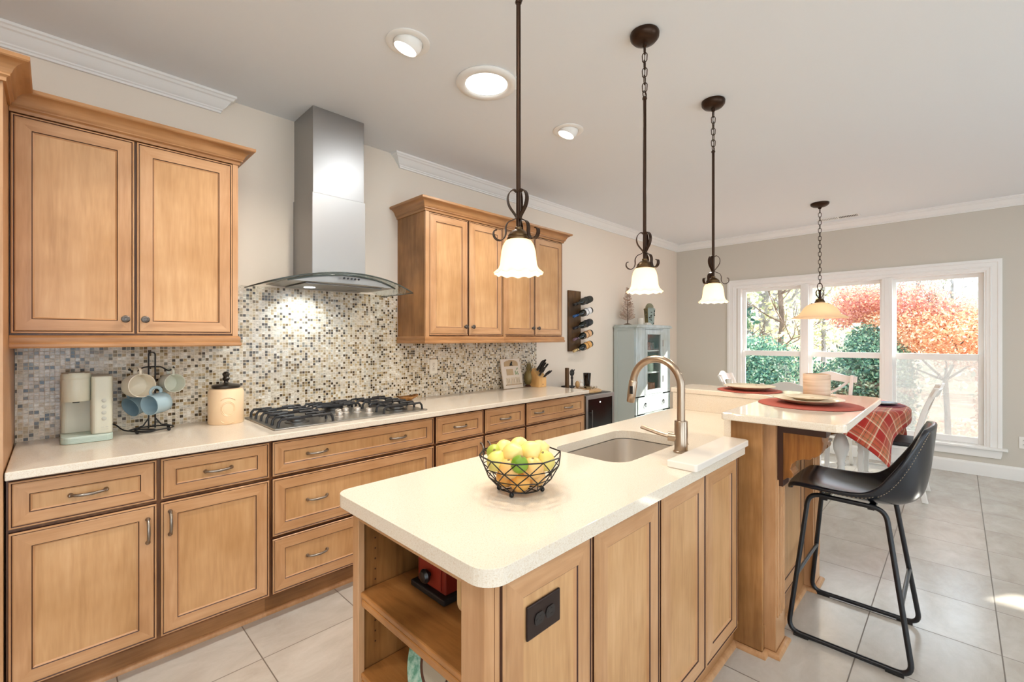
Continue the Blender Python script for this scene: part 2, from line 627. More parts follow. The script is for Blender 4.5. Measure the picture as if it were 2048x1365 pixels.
def solo(name, mb, mats, label, cat, loc=None, group=None, **kw):
    """a thing that is one mesh, its origin at its base"""
    if loc is not None:
        L = Vector(loc)
        mb.v = [(v[0] - L[0], v[1] - L[1], v[2] - L[2]) for v in mb.v]
    o = mb.build(name, mats, None, **kw)
    if loc is not None:
        o.location = loc
        WPOS[o.name] = Vector(loc)
    return tag(o, label, cat, group)

def copy_tree(o, loc=None, rot=None, label=None, parent=None):
    c = o.copy()
    COL.objects.link(c)
    if parent is not None:
        c.parent = parent
    if loc is not None:
        c.location = loc
    if rot is not None:
        c.rotation_euler = rot
    if label:
        c['label'] = label
    for ch in o.children:
        copy_tree(ch, parent=c)
    return c

def struct(name, mb, mats, **kw):
    o = mb.build(name, mats, None, **kw)
    o['kind'] = 'structure'
    return o

def arc(c, r, a0, a1, n, plane='xz'):
    out = []
    for i in range(n + 1):
        a = a0 + (a1 - a0) * i / n
        p, q = r * math.cos(a), r * math.sin(a)
        if plane == 'xz':
            out.append((c[0] + p, c[1], c[2] + q))
        elif plane == 'yz':
            out.append((c[0], c[1] + p, c[2] + q))
        else:
            out.append((c[0] + p, c[1] + q, c[2]))
    return out

def rrect(x0, x1, y0, y1, r, n=6):
    """rounded rectangle outline; r a number or four radii (x0y0, x1y0, x1y1, x0y1)"""
    rs = r if isinstance(r, (list, tuple)) else [r] * 4
    pts = []
    for (cx, cy, sx, sy, a, rr) in ((x0, y0, 1, 1, PI, rs[0]), (x1, y0, -1, 1, 1.5 * PI, rs[1]), (x1, y1, -1, -1, 0, rs[2]), (x0, y1, 1, -1, 0.5 * PI, rs[3])):
        if rr < 1e-5:
            pts.append((cx, cy))
            continue
        for i in range(n + 1):
            t = a + 0.5 * PI * i / n
            pts.append((cx + sx * rr + rr * math.cos(t), cy + sy * rr + rr * math.sin(t)))
    return pts

def catmull(pts, k=6, closed=False):
    P = [Vector(p) for p in pts]
    n = len(P)
    out = []
    for i in range(n if closed else n - 1):
        p0 = P[(i - 1) % n] if (closed or i > 0) else P[0]
        p1, p2 = P[i], P[(i + 1) % n]
        p3 = P[(i + 2) % n] if (closed or i + 2 < n) else P[-1]
        for j in range(k):
            t = j / k
            out.append(0.5 * ((2 * p1) + (p2 - p0) * t + (2 * p0 - 5 * p1 + 4 * p2 - p3) * t * t + (3 * p1 - p0 - 3 * p2 + p3) * t ** 3))
    if not closed:
        out.append(P[-1])
    return out

# ================================================================ the room
YW, XW, ZC = 2.985, 6.52, 2.745
XB, YR = -2.6, -3.6
struct('floor', MB().box(XB - .12, XW + .16, YR - .12, YW + .12, -.12, 0), FLOORM)
struct('ceiling', MB().box(XB - .12, XW + .16, YR - .12, YW + .12, ZC, ZC + .1), CEILP)
struct('wall_left', MB().box(XB - .12, XW + .16, YW, YW + .12, 0, ZC), WALLP)
# window wall, with the triple window and a second opening further along
WY0, WY1, WZ0, WZ1 = -.20, 2.13, .285, 2.055
def wall_x(x0, x1, y0, y1, holes):
    mb = MB()
    holes = sorted(holes)
    y = y0
    for (a, b, c, d) in holes:
        mb.box(x0, x1, y, a, 0, ZC)
        if c > 0:
            mb.box(x0, x1, a, b, 0, c)
        mb.box(x0, x1, a, b, d, ZC)
        y = b
    mb.box(x0, x1, y, y1, 0, ZC)
    return mb
struct('wall_far', wall_x(XW, XW + .16, YR - .12, YW + .12, [(-3.2, -1.98, 2.12, 2.40), (WY0, WY1, WZ0, WZ1)]), WALLF)
struct('wall_back', wall_x(XB - .12, XB, YR - .12, YW + .12, [(-3.4, -1.2, .3, 2.35)]), WALLP)
mb = MB()
for (a, b) in ((XB - .12, -1.6), (.6, 2.2), (4.3, XW + .16)):
    mb.box(a, b, YR - .12, YR, 0, ZC)
for (a, b) in ((-1.6, .6), (2.2, 4.3)):
    mb.box(a, b, YR - .12, YR, 0, .05)
    mb.box(a, b, YR - .12, YR, 2.45, ZC)
struct('wall_right', mb, WALLF)

CROWN = [(0, 0), (.078, 0), (.078, -.012), (.07, -.016), (.064, -.026), (.054, -.03), (.046, -.042), (.034, -.06), (.024, -.068), (.02, -.072), (.02, -.078), (.014, -.082), (.014, -.092), (0, -.092)]
struct('trim_1', MB().sweep(CROWN, [(XB, YW, ZC), (.652, YW, ZC), (.652, YW + .01, ZC)]), TRIMW, smooth=30)
struct('trim_2', MB().sweep(CROWN, [(1.83, YW + .01, ZC), (1.83, YW, ZC), (XW, YW, ZC), (XW, YR, ZC)]), TRIMW, smooth=30)
BASEB = [(0, 0), (.014, 0), (.014, .11), (.010, .122), (.006, .13), (0, .132)]
struct('baseboard_far', MB().sweep(BASEB, [(XW, YW, 0), (XW, YR, 0)]), TRIMW)
struct('baseboard_left', MB().sweep(BASEB, [(3.40, YW, 0), (XW, YW, 0)]), TRIMW)

# ---------------------------------------------------------------- windows
def u_casing(y0, y1, zb, zt, x, prof):
    """prof: list of (inset, depth toward the room)"""
    mb = MB()
    n = len(prof)
    vs = []
    for (i, d) in prof:
        vs += [(x - d, y1 - i, zb), (x - d, y1 - i, zt - i), (x - d, y0 + i, zt - i), (x - d, y0 + i, zb)]
    fs = []
    for i in range(n - 1):
        for k in range(3):
            fs.append((4 * i + k, 4 * i + k + 1, 4 * i + 5 + k, 4 * i + 4 + k))
    return mb.add(vs, fs)
cas = [(0, 0), (0, .022), (.012, .026), (.03, .024), (.034, .018), (.07, .016), (.075, .02), (.082, .02), (.086, .012), (.105, .010), (.112, .0)]
struct('trim_3', u_casing(-.308, 2.258, .295, 2.158, XW, cas), TRIMW, smooth=30)
mb = MB().box(XW - .06, XW + .09, -.345, 2.295, .272, .296)
struct('trim_4', mb, TRIMW, bevel=.005)
struct('trim_5', MB().prism([(-.30, .19), (-.312, .272), (2.262, .272), (2.25, .19)], 'x', XW - .022, XW), TRIMW, bevel=.003)
# jambs and mullions of the triple unit
struct('trim_6', MB().box(XW, XW + .14, 2.09, 2.13, .285, 2.055).box(XW, XW + .14, -.20, -.185, .285, 2.055).box(XW, XW + .14, -.185, 2.09, 2.035, 2.055)
       .box(XW + .02, XW + .14, -.185, 2.09, .285, .30), TRIMW)
mu = MB()
for (a, b) in ((1.322, 1.378), (.530, .595)):
    mu.box(XW + .004, XW + .14, a, b, .296, 2.036)
    mu.box(XW - .012, XW + .004, a - .012, b + .012, .296, 2.04)
    mu.box(XW - .016, XW - .012, a + .012, b - .012, .296, 2.04)
struct('trim_7', mu, TRIMW, bevel=.002)
MIDZ = 1.176
for i, (a, b) in enumerate(((1.378, 2.09), (.595, 1.322), (-.185, .530))):
    w = thing('window_%d' % (i + 1), 'white double hung window unit', 'window', (XW + .09, (a + b) / 2, .30))
    del w['category'], w['label']
    w['kind'] = 'structure'
    def sash(name, x0, x1, z0, z1, rb, rt, st=.040, hazy=False):
        f = MB().box(x0, x1, a, a + st, z0, z1).box(x0, x1, b - st, b, z0, z1).box(x0, x1, a + st, b - st, z0, z0 + rb).box(x0, x1, a + st, b - st, z1 - rt, z1)
        s_ = f.build(name, TRIMW, w, bevel=.003)
        xm = (x0 + x1) / 2
        MB().box(xm - .002, xm + .002, a + st, b - st, z0 + rb, z1 - rt).build('pane', GLASS, s_)
        return s_
    sash('upper_sash', XW + .088, XW + .118, MIDZ - .03, 2.036, .062, .038)
    sash('lower_sash', XW + .052, XW + .082, .30, MIDZ + .034, .062, .066)
    if i == 2:
        MB().box(XW + .122, XW + .123, a + .02, b - .02, .30, MIDZ).build('haze_sheet', SCREEN, w)  # added sheet giving the lower right pane its reflection haze
# the further opening in this wall (beyond the picture) and the garden side openings: frames and glass
def fixed_window(name, bx, axis):
    x0, x1, y0, y1, z0, z1 = bx
    w = thing(name, 'x', 'window', ((x0 + x1) / 2, (y0 + y1) / 2, z0))
    del w['category'], w['label']
    w['kind'] = 'structure'
    f, g = MB(), MB()
    t = .06
    if axis == 'x':
        f.box(x0, x1, y0, y0 + t, z0, z1).box(x0, x1, y1 - t, y1, z0, z1).box(x0, x1, y0, y1, z0, z0 + t).box(x0, x1, y0, y1, z1 - t, z1).box(x0, x1, (y0 + y1) / 2 - .03, (y0 + y1) / 2 + .03, z0, z1)
        g.box((x0 + x1) / 2 - .002, (x0 + x1) / 2 + .002, y0 + t, y1 - t, z0 + t, z1 - t)
    else:
        f.box(x0, x0 + t, y0, y1, z0, z1).box(x1 - t, x1, y0, y1, z0, z1).box(x0, x1, y0, y1, z0, z0 + t).box(x0, x1, y0, y1, z1 - t, z1).box((x0 + x1) / 2 - .03, (x0 + x1) / 2 + .03, y0, y1, z0, z1)
        g.box(x0 + t, x1 - t, (y0 + y1) / 2 - .002, (y0 + y1) / 2 + .002, z0 + t, z1 - t)
    f.build('frame', TRIMW, w)
    g.build('pane', GLASS, w)
fixed_window('window_4', (XW + .05, XW + .10, -3.2, -1.98, 2.12, 2.40), 'x')
fixed_window('window_5', (-1.6, .6, YR - .08, YR - .03, .05, 2.45), 'y')
fixed_window('window_6', (2.2, 4.3, YR - .08, YR - .03, .05, 2.45), 'y')
fixed_window('window_7', (XB - .08, XB - .03, -3.4, -1.2, .3, 2.35), 'x')

# ---------------------------------------------------------------- mosaic backsplash and worktop
bs = MB().prism([(-.121, .9145), (3.365, .9145), (3.365, 1.345), (1.80, 1.345), (1.80, 1.688), (.665, 1.688), (.665, 1.345), (-.121, 1.345)], 'y', YW - .007, YW - .0003)
solo('mosaic_backsplash', bs, MOSAIC, 'glass mosaic backsplash in cream, tan and brown squares behind the cooktop', 'backsplash', loc=(1.6, YW, .9145))
ct = MB().prism(rrect(-.119, 3.352, 2.335, YW - .001, [.004, .012, .004, .004], 5), 'z', .884, .914)
solo('quartz_worktop', ct, QUARTZ, 'long cream quartz worktop along the mosaic wall, holding the cooktop', 'countertop', loc=(1.6, 2.66, .884), bevel=.006, seg=3)

# ---------------------------------------------------------------- hardware
KNOBM = mat('dark_pewter_knob', (104, 96, 90), .34, metal=1.0)
def pull_bm(p, D, Nn, L=.10, h=.026):
    p, D, Nn = Vector(p), Vector(D).normalized(), Vector(Nn).normalized()
    path, rad = [], []
    n = 26
    for i in range(n + 1):
        t = i / n
        x = (t - .5) * L
        e = math.sin(PI * t) ** .55
        path.append(p + D * x + Nn * (.004 + h * e))
        rad.append(.0046 + .0012 * math.sin(PI * t) + (.0008 if i % 2 else 0))
    mb = MB().tube(path, rad, 8)
    for sgn in (-1, 1):
        q = p + D * (sgn * L * .5)
        mb.lathe([(.0085, 0), (.0085, .004), (.006, .007), (.004, .012)], q, 12, 0, Nn)
    return mb

def knob_bm(p, Nn):
    return MB().lathe([(.009, 0), (.009, .003), (.005, .006), (.005, .012), (.013, .016), (.016, .020), (.0155, .024), (.011, .0265), (.007, .0268), (.006, .0285), (0, .029)], p, 20, 0, Nn)

UX, UZ, NY = (1, 0, 0), (0, 0, 1), (0, -1, 0)
def front(parent, name, x0, x1, z0, z1, yb, pulls=(), knob=None, vert=None, fr=.056):
    f = MB().panel((x0, yb, z0), UX, UZ, NY, x1 - x0, z1 - z0, .02, fr).build(name, WM, parent)
    for px_ in pulls:
        pull_bm((px_, yb - .0195 + (.007 if z1 - z0 > .1 else 0), (z0 + z1) / 2), UX, NY).build('pull_handle', PEWTER, f, smooth=50)
    if vert:
        pull_bm((vert[0], yb - .019, vert[1]), UZ, NY, .095).build('pull_handle', PEWTER, f, smooth=50)
    if knob:
        knob_bm((knob[0], yb - .019, knob[1]), NY).build('knob', KNOBM, f, smooth=40)
    return f

SHOE = [(0, 0), (.018, 0), (.0175, .007), (.014, .013), (.008, .0175), (0, .019)]
YF = 2.385
def base_unit(label, x0, x1, fronts):
    t = thing('base_cabinet', label, 'cabinet', ((x0 + x1) / 2, 2.68, 0), group='base cabinets under the long worktop')
    MB().box(x0, x1, YF, YW - .003, .118, .8835).build('carcass', WOODD if False else WOOD, t)
    MB().box(x0, x1, YF - .0015, YF, .118, .8835).build('face_frame', mat_frame, t)
    MB().box(x0, x1, 2.455, 2.47, 0, .118).build('toe_board', WOODBASE, t)
    MB().sweep(SHOE, [(x0, 2.455, 0), (x1, 2.455, 0)]).build('shoe_moulding', WOOD, t, smooth=40)
    for f in fronts:
        front(t, *f[:6], **f[6])
    return t
mat_frame = wood('glazed_face_frame', (168, 116, 74), (132, 84, 50), (96, 54, 30))
ZD = (.704, .872)
base_unit('maple base cabinet with two drawers over two doors, under the coffee maker and mugs', -.118, .737, [
    ('drawer', -.112, .300, *ZD, YF, dict(pulls=(.094,))), ('drawer', .314, .731, *ZD, YF, dict(pulls=(.522,))),
    ('door', -.112, .300, .132, .690, YF, dict(vert=(.271, .587))), ('door', .314, .731, .132, .690, YF, dict(vert=(.345, .600)))])
base_unit('wide maple drawer cabinet with three deep drawers directly under the gas cooktop', .737, 1.701, [
    ('drawer', .746, 1.692, *ZD, YF, dict(pulls=(.963, 1.44))), ('drawer', .746, 1.692, .412, .690, YF, dict(pulls=(.963, 1.44))),
    ('drawer', .746, 1.692, .132, .398, YF, dict(pulls=(.963, 1.44)))])
base_unit('maple base cabinet with two narrow drawers over two doors, right of the cooktop drawers', 1.701, 2.55, [
    ('drawer', 1.710, 2.115, *ZD, YF, dict(pulls=(1.912,))), ('drawer', 2.129, 2.541, *ZD, YF, dict(pulls=(2.335,))),
    ('door', 1.710, 2.115, .132, .690, YF, dict(vert=(2.088, .60))), ('door', 2.129, 2.541, .132, .690, YF, dict(vert=(2.157, .60)))])
base_unit('maple drawer cabinet at the far end of the worktop, next to the wine cooler', 2.55, 3.326, [
    ('drawer', 2.559, 3.318, *ZD, YF, dict(pulls=(2.71, 3.09))), ('drawer', 2.559, 3.318, .412, .690, YF, dict(pulls=(2.71, 3.09))),
    ('drawer', 2.559, 3.318, .132, .398, YF, dict(pulls=(2.71, 3.09)))])

CABCROWN = [(0, 0), (.008, 0), (.009, .012), (.013, .016), (.018, .018), (.018, .024), (.022, .028), (.026, .04), (.036, .054), (.05, .063), (.062, .066), (.066, .070), (.066, .083), (0, .083)]
LRAIL = [(0, 0), (.012, 0), (.016, .006), (.016, .016), (.010, .022), (.012, .030), (.012, .042), (.004, .050), (0, .052)]
def wall_unit(label, x0, x1, doors, cpath, rpath, group='maple wall cabinets with crown moulding'):
    t = thing('wall_cabinet', label, 'cabinet', ((x0 + x1) / 2, 2.81, 1.34), group=group)
    MB().box(x0, x1, 2.64, YW - .002, 1.375, 2.345).build('carcass', WOODD, t)
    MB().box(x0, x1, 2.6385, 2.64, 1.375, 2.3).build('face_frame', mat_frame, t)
    MB().box(x1 - .024 if x1 < 1 else x0, x1 if x1 < 1 else x0 + .03, 2.622, 2.64, 1.385, 2.268).build('end_stile', WOOD, t)
    for d in doors:
        front(t, 'door', d[0], d[1], 1.398, 2.258, 2.64, knob=(d[2], 1.462))
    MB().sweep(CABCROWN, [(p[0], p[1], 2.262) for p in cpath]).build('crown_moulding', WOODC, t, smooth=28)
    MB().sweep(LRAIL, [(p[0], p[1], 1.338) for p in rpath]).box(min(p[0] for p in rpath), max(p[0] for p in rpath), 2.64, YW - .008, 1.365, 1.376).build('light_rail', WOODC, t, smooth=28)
    return t
wall_unit('maple double door wall cabinet above the coffee maker, left of the range hood', -.122, .662,
          [(-.118, .253, .222), (.262, .636, .290)], [(-.122, 2.625), (.662, 2.625), (.662, YW)], [(-.122, 2.625), (.660, 2.625), (.660, YW)])
wall_unit('maple double door wall cabinet right beside the range hood', 1.806, 2.558,
          [(1.838, 2.188, 2.158), (2.198, 2.548, 2.228)], [(1.806, YW), (1.806, 2.625), (2.558, 2.625)], [(1.808, YW), (1.808, 2.625), (2.558, 2.625)])
wall_unit('maple double door wall cabinet at the far end, next to the wine bottle rack', 2.558, 3.335,
          [(2.568, 2.938, 2.908), (2.948, 3.322, 2.978)], [(2.558, 2.625), (3.335, 2.625), (3.335, YW)], [(2.558, 2.625), (3.333, 2.625), (3.333, YW)])

pn = thing('pantry_cabinet', 'tall maple pantry cabinet at the left edge, standing at the end of the worktop', 'cabinet', (-.5, 2.66, 0))
MB().box(-.9, -.123, 2.345, YW - .002, .1, 2.345).build('carcass', WOOD, pn)
MB().box(-.9, -.123, 2.42, YW - .002, 0, .1).build('toe_board', WOODBASE, pn)
front(pn, 'door', -.88, -.150, .12, 2.25, 2.345)
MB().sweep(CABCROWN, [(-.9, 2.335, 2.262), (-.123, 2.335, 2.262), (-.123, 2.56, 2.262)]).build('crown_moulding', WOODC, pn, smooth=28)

# ================================================================ range hood
hood = thing('range_hood', 'stainless chimney range hood with a curved glass canopy, above the gas cooktop', 'range hood', (1.226, YW, 1.66))
MB().box(1.060, 1.392, 2.683, YW - .001, 1.735, 2.235).build('lower_chimney', STEEL, hood, bevel=.002)
MB().box(1.066, 1.386, 2.690, YW - .001, 2.235, ZC - .001).build('upper_chimney', STEEL, hood, bevel=.002)
def hz(x):
    return 1.672 + .076 * (1 - ((x - 1.226) / .44) ** 2)
def hy(x):
    return 2.478 + .085 * ((x - 1.226) / .44) ** 2
g = MB()
NU = 24
for lay in (0, 1):
    g.grid(lambda u, v: (.786 + .88 * u, hy(.786 + .88 * u) * (1 - v) + (YW - .012) * v, hz(.786 + .88 * u) + (.006 if lay else 0)), NU, 4)
g.build('glass_canopy', HOODGLASS, hood, smooth=60, recalc=False)
ed = [(.786, YW - .012, hz(.786) + .003)] + [(.786 + .88 * i / NU, hy(.786 + .88 * i / NU), hz(.786 + .88 * i / NU) + .003) for i in range(NU + 1)] + [(1.666, YW - .012, hz(1.666) + .003)]
MB().tube(ed, .0042, 6).build('glass_edge', GLASSEDGE, hood, smooth=60)
body = MB()
xs = [.895 + .66 * i / 20 for i in range(21)]
top = [(x, hz(x) - .003) for x in xs]
bot = [(x, max(1.692 - .0, 0) + .006 * abs((x - 1.225) / .33) ** 3) for x in xs]
for y0, y1 in ((2.505, 2.96),):
    b0 = len(body.v)
    for y in (0, 1):
        for p in top + bot[::-1]:
            yy = y1 if y else hy(p[0]) + .03 + .05 * ((p[0] - 1.225) / .33) ** 2
            body.v.append((p[0], yy, p[1]))
    n = len(top) * 2
    body.f.append(list(range(b0, b0 + n))); body.m.append(0)
    body.f.append(list(range(b0 + n, b0 + 2 * n))[::-1]); body.m.append(0)
    for i in range(n):
        j = (i + 1) % n
        body.f.append([b0 + i, b0 + j, b0 + n + j, b0 + n + i]); body.m.append(0)
body.build('hood_body', STEEL, hood, smooth=35)
MB().tube([(x, hy(x) + .026 + .05 * ((x - 1.225) / .33) ** 2, hz(x) - .008) for x in xs], .005, 6).build('body_trim', GLASSEDGE, hood, smooth=60)
MB().box(.99, 1.46, 2.60, 2.92, 1.686, 1.691).build('grease_filter', STEELD, hood)
for i in range(5):
    x = 1.172 + .022 * i
    MB().cyl((x, hy(x) + .035, 1.722), (x, hy(x) + .026, 1.722), .0055, 12).build('button', BLACKP, hood)
for x in (1.09, 1.36):
    MB().cyl((x, 2.80, 1.684), (x, 2.80, 1.687), .032, 20).build('lamp_lens', LEDM if x < 1.2 else STEELD, hood)
lamp('hood_lamp', 'SPOT', (1.09, 2.80, 1.68), 14, (.84, .94, 1.0), spot_size=2.3, spot_blend=.9, shadow_soft_size=.03, aim=(1.09, 2.95, 1.3))

# ================================================================ cooktop
ck = thing('gas_cooktop', 'stainless five burner gas cooktop with black grates set in the long worktop', 'cooktop', (1.23, 2.68, .914))
MB().prism(rrect(.772, 1.690, 2.425, 2.935, .012, 4), 'z', .9145, .9215).build('tray', TRAYM, ck, bevel=.003)
MB().prism([(1.10, 2.437), (1.39, 2.437), (1.36, 2.60), (1.31, 2.70), (1.18, 2.70), (1.13, 2.60)], 'z', .9215, .9235).build('control_panel', TRAYM, ck)
for (x, y, r) in ((.93, 2.56, .040), (.93, 2.80, .045), (1.245, 2.81, .058), (1.54, 2.56, .045), (1.54, 2.80, .038)):
    b_ = MB().lathe([(r + .022, .0), (r + .022, .005), (r, .010), (r, .018)], (x, y, .9215), 24).build('burner', STEELD, ck, smooth=40)
    MB().lathe([(r * .9, .018), (r * .92, .026), (r * .8, .030), (0, .030)], (x, y, .9215), 24).build('burner_cap', BLACKIRON, b_, smooth=40)
def grate(x0, x1, ys, xm):
    mb = MB()
    zt = .962
    for y in ys:
        path = [(x0, y, .922), (x0 + .004, y, .948), (x0 + .016, y, zt), (x0 + .05, y, zt), (xm - .03, y, zt)]
        mb.tube(path, .0072, 6)
        path = [(xm + .03, y, zt), (x1 - .05, y, zt), (x1 - .016, y, zt), (x1 - .004, y, .948), (x1, y, .922)]
        mb.tube(path, .0072, 6)
    for x in (x0 + .055, x1 - .055):
        mb.box(x - .006, x + .006, ys[0], ys[-1], zt - .012, zt + .002)
    for (yy, dy) in ((ys[0] + .03, 1), (ys[-1] - .03, -1)):
        mb.box(x0 + .055, x1 - .055, yy - .006, yy + .006, zt - .012, zt + .002)
    ym = (ys[0] + ys[-1]) / 2
    mb.box(x0 + .02, x1 - .02, ym - .006, ym + .006, zt - .012, zt + .002)
    return mb.build('grate', BLACKIRON, ck, smooth=45)
yy5 = [2.46 + .09 * i for i in range(6)]
grate(.800, 1.085, yy5, .94)
grate(1.095, 1.385, [2.735 + .058 * i for i in range(4)], 1.24)
grate(1.395, 1.668, yy5, 1.53)
for (x, y) in ((1.155, 2.535), (1.185, 2.615), (1.245, 2.648), (1.305, 2.615), (1.338, 2.535)):
    MB().lathe([(.024, 0), (.024, .004), (.017, .007), (.019, .026), (.017, .030), (0, .0305)], (x, y, .9235), 20).box(x - .004, x + .004, y - .019, y + .019, .950, .957).build('control_knob', SINKM, ck, smooth=40)

def boat(u, v):
    t = u * 2 * PI
    r = v
    x = .085 * r * math.cos(t) * (1 + .05 * math.sin(9 * t))
    y = .048 * r * math.sin(t)
    z = .012 + .028 * r ** 2.2 + .012 * (abs(math.cos(t)) ** 4) * r * r
    return (1.80 + x, 2.84 + y, .9145 + z)
WICKER = wood('amber_wicker', (200, 150, 84), (164, 110, 52), (96, 60, 26), stretch=(3, 3, 3), rough=.4, blotch=.8)
d_ = MB().grid(boat, 36, 6)
solo('trinket_dish', d_.lathe([(.030, 0), (.030, .012)], (1.80, 2.84, .9142), 18), WICKER, 'small amber leaf shaped dish behind the right rear corner of the cooktop', 'dish', loc=(1.80, 2.84, .9145), smooth=60, solid=.004)

# ================================================================ coffee maker
CREAMP = mat('sage_cream_plastic', (198, 196, 178), .38)
AQUAP = mat('pale_aqua_plastic', (188, 204, 194), .35)
cm = thing('coffee_maker', 'sage cream single serve coffee maker at the left end of the worktop', 'coffee maker', (.105, 2.85, .9145))
MB().prism(rrect(.020, .192, 2.745, 2.955, .03, 6), 'z', .9145, .946).build('base', AQUAP, cm, bevel=.004)
mb = MB()
for i in range(3):
    mb.prism(rrect(.0195, .1925, 2.7445, 2.9555, .03, 6), 'z', .922 + .006 * i, .9232 + .006 * i)
mb.build('base_grooves', mat('aqua_groove', (160, 178, 168), .5), cm)
MB().prism(rrect(.022, .19, 2.862, 2.952, .02, 5), 'z', .946, 1.205).build('back_body', CREAMP, cm, bevel=.004)
MB().prism(rrect(.118, .190, 2.752, 2.90, .018, 5), 'z', .946, 1.206).build('control_column', CREAMP, cm, bevel=.006)
hd = MB().lathe([(.047, 1.098), (.0495, 1.102), (.0495, 1.192), (.0485, 1.194), (.0485, 1.197), (.0495, 1.199), (.0495, 1.216), (.046, 1.222), (0, 1.222)], (.070, 2.800, 0), 36).box(.024, .116, 2.80, 2.90, 1.099, 1.221)
hd.build('brew_head', CREAMP, cm, smooth=40)
MB().box(.044, .096, 2.752, 2.790, 1.220, 1.2245).build('lid_tab', CREAMP, cm, bevel=.003)
MB().cyl((.07, 2.80, 1.090), (.07, 2.80, 1.10), .012).build('spout', BLACKP, cm)
BTN = mat('button_ring_grey', (176, 176, 166), .4)
for i, z in enumerate((1.096, 1.068, 1.041, 1.014)):
    MB().lathe([(.0085, 0), (.0085, .002), (.007, .003), (0, .003)], (.160, 2.7525, z), 18, 0, NY).build('button', BTN, cm, smooth=40)
MB().box(.165, .174, 2.7515, 2.7525, .975, .977).box(.150, .160, 2.7515, 2.7525, .975, .977).box(.150, .174, 2.7515, 2.7525, .966, .967).build('printed_marks', BTN, cm)
cord = catmull([(.150, 2.952, .955), (.205, 2.955, .955), (.24, 2.93, .925), (.28, 2.86, .921), (.33, 2.82, .9185), (.36, 2.87, .9185), (.31, 2.93, .9185), (.28, 2.955, .9185)], 8)
MB().tube(cord, .0035, 6).build('power_cord', BLACKP, cm, smooth=60)

# ================================================================ mug tree and mugs
mt = thing('mug_rack', 'black wire mug rack standing between the coffee maker and the canister', 'mug rack', (.345, 2.86, .9145))
base = [(.345 + .086 * math.cos(a), 2.862 + .066 * math.sin(a), .928) for a in [2 * PI * i / 32 for i in range(32)]]
rk = MB().tube(base, .0035, 8, 0, True)
for a in (.6, 2.3, 3.9, 5.5):
    rk.sphere((.345 + .086 * math.cos(a), 2.862 + .066 * math.sin(a), .9225), .008, 10, 0, k=8)
rk.build('base_ring', BLACKM, mt, smooth=60)
hp = [(.331, 2.862, .93), (.331, 2.862, 1.295)] + [(.344 - .013 * math.cos(PI * i / 8), 2.862, 1.295 + .013 * math.sin(PI * i / 8)) for i in range(9)] + [(.357, 2.862, .93)]
MB().tube(hp, .0036, 8).tube([(.26, 2.862, .93), (.31, 2.862, .945), (.331, 2.862, .98)], .0034, 8).tube([(.43, 2.862, .93), (.38, 2.862, .945), (.357, 2.862, .98)], .0034, 8).build('centre_post', BLACKM, mt, smooth=60)
for (sx, sy, z) in ((-1, -.35, 1.215), (1, .1, 1.215), (-.55, .55, 1.095), (.34, -.70, 1.118)):
    arm = catmull([(.344, 2.862, z + .02), (.344 + sx * .035, 2.862 + sy * .03, z + .018), (.344 + sx * .068, 2.862 + sy * .06, z - .002), (.344 + sx * .088, 2.862 + sy * .075, z + .012)], 6)
    a_ = MB().tube(arm, .0034, 8)
    a_.sphere(tuple(arm[-1]), .006, 8, 0, k=6)
    a_.build('hook_arm', BLACKM, mt, smooth=60)

def make_mug(name, loc, axis, mats, label, r=.052, h=.082):
    """origin at the opening centre; axis points out of the opening; handle towards +z as far as possible"""
    ax = Vector(axis).normalized()
    hdir = Vector((0, 0, 1)) - ax * ax.z
    hdir.normalize()
    t = thing(name, label, 'mug', loc, group='mugs hanging on the wire rack')
    prof = [(r * .80, -h), (r * .95, -h * .93), (r * 1.0, -h * .6), (r * .97, -h * .2), (r * .985, 0), (r * .94, .0005), (r * .92, -.006), (r * .925, -h * .6), (r * .85, -h * .90), (0, -h * .93)]
    b_ = MB().lathe(prof, (0, 0, 0), 36, 0, ax, caps=False)
    b_.lathe([(r * .80, -h), (0, -h)], (0, 0, 0), 36, 0, ax, caps=False)
    b_.build('cup', mats, t, world=False, smooth=50)
    c = -ax * (h * .48) + hdir * (r * .95)
    pts = [c + ax * .024 + hdir * -.004, c + ax * .028 + hdir * .016, c + ax * .014 + hdir * .030, c - ax * .010 + hdir * .030, c - ax * .026 + hdir * .016, c - ax * .024 + hdir * -.004]
    MB().tube(catmull(pts, 6), .006, 10, flat=(.008, .0045)).build('handle', mats, t, world=False, smooth=60)
    return t
CREAMC = mat('cream_glaze', (226, 216, 196), .2)
BLUEC = mat('blue_grey_glaze', (156, 178, 186), .2)
make_mug('mug', (.297, 2.770, 1.152), (.28, -.93, .06), CREAMC, 'cream mug hanging upper left on the wire rack, open towards the room', r=.057)
make_mug('mug', (.432, 2.825, 1.150), (.26, -.93, .05), mat('pale_sage_glaze', (216, 216, 200), .2), 'pale sage mug hanging upper right on the wire rack', r=.048)
make_mug('mug', (.322, 2.765, 1.055), (-.80, -.58, -.10), BLUEC, 'blue grey mug hanging lowest in front on the wire rack', r=.050, h=.085)
make_mug('mug', (.262, 2.872, 1.040), (-.78, -.52, -.34), mat('deep_blue_grey_glaze', (128, 150, 160), .2), 'darker blue mug tucked behind the front blue mug, below the cream one', r=.050, h=.080)

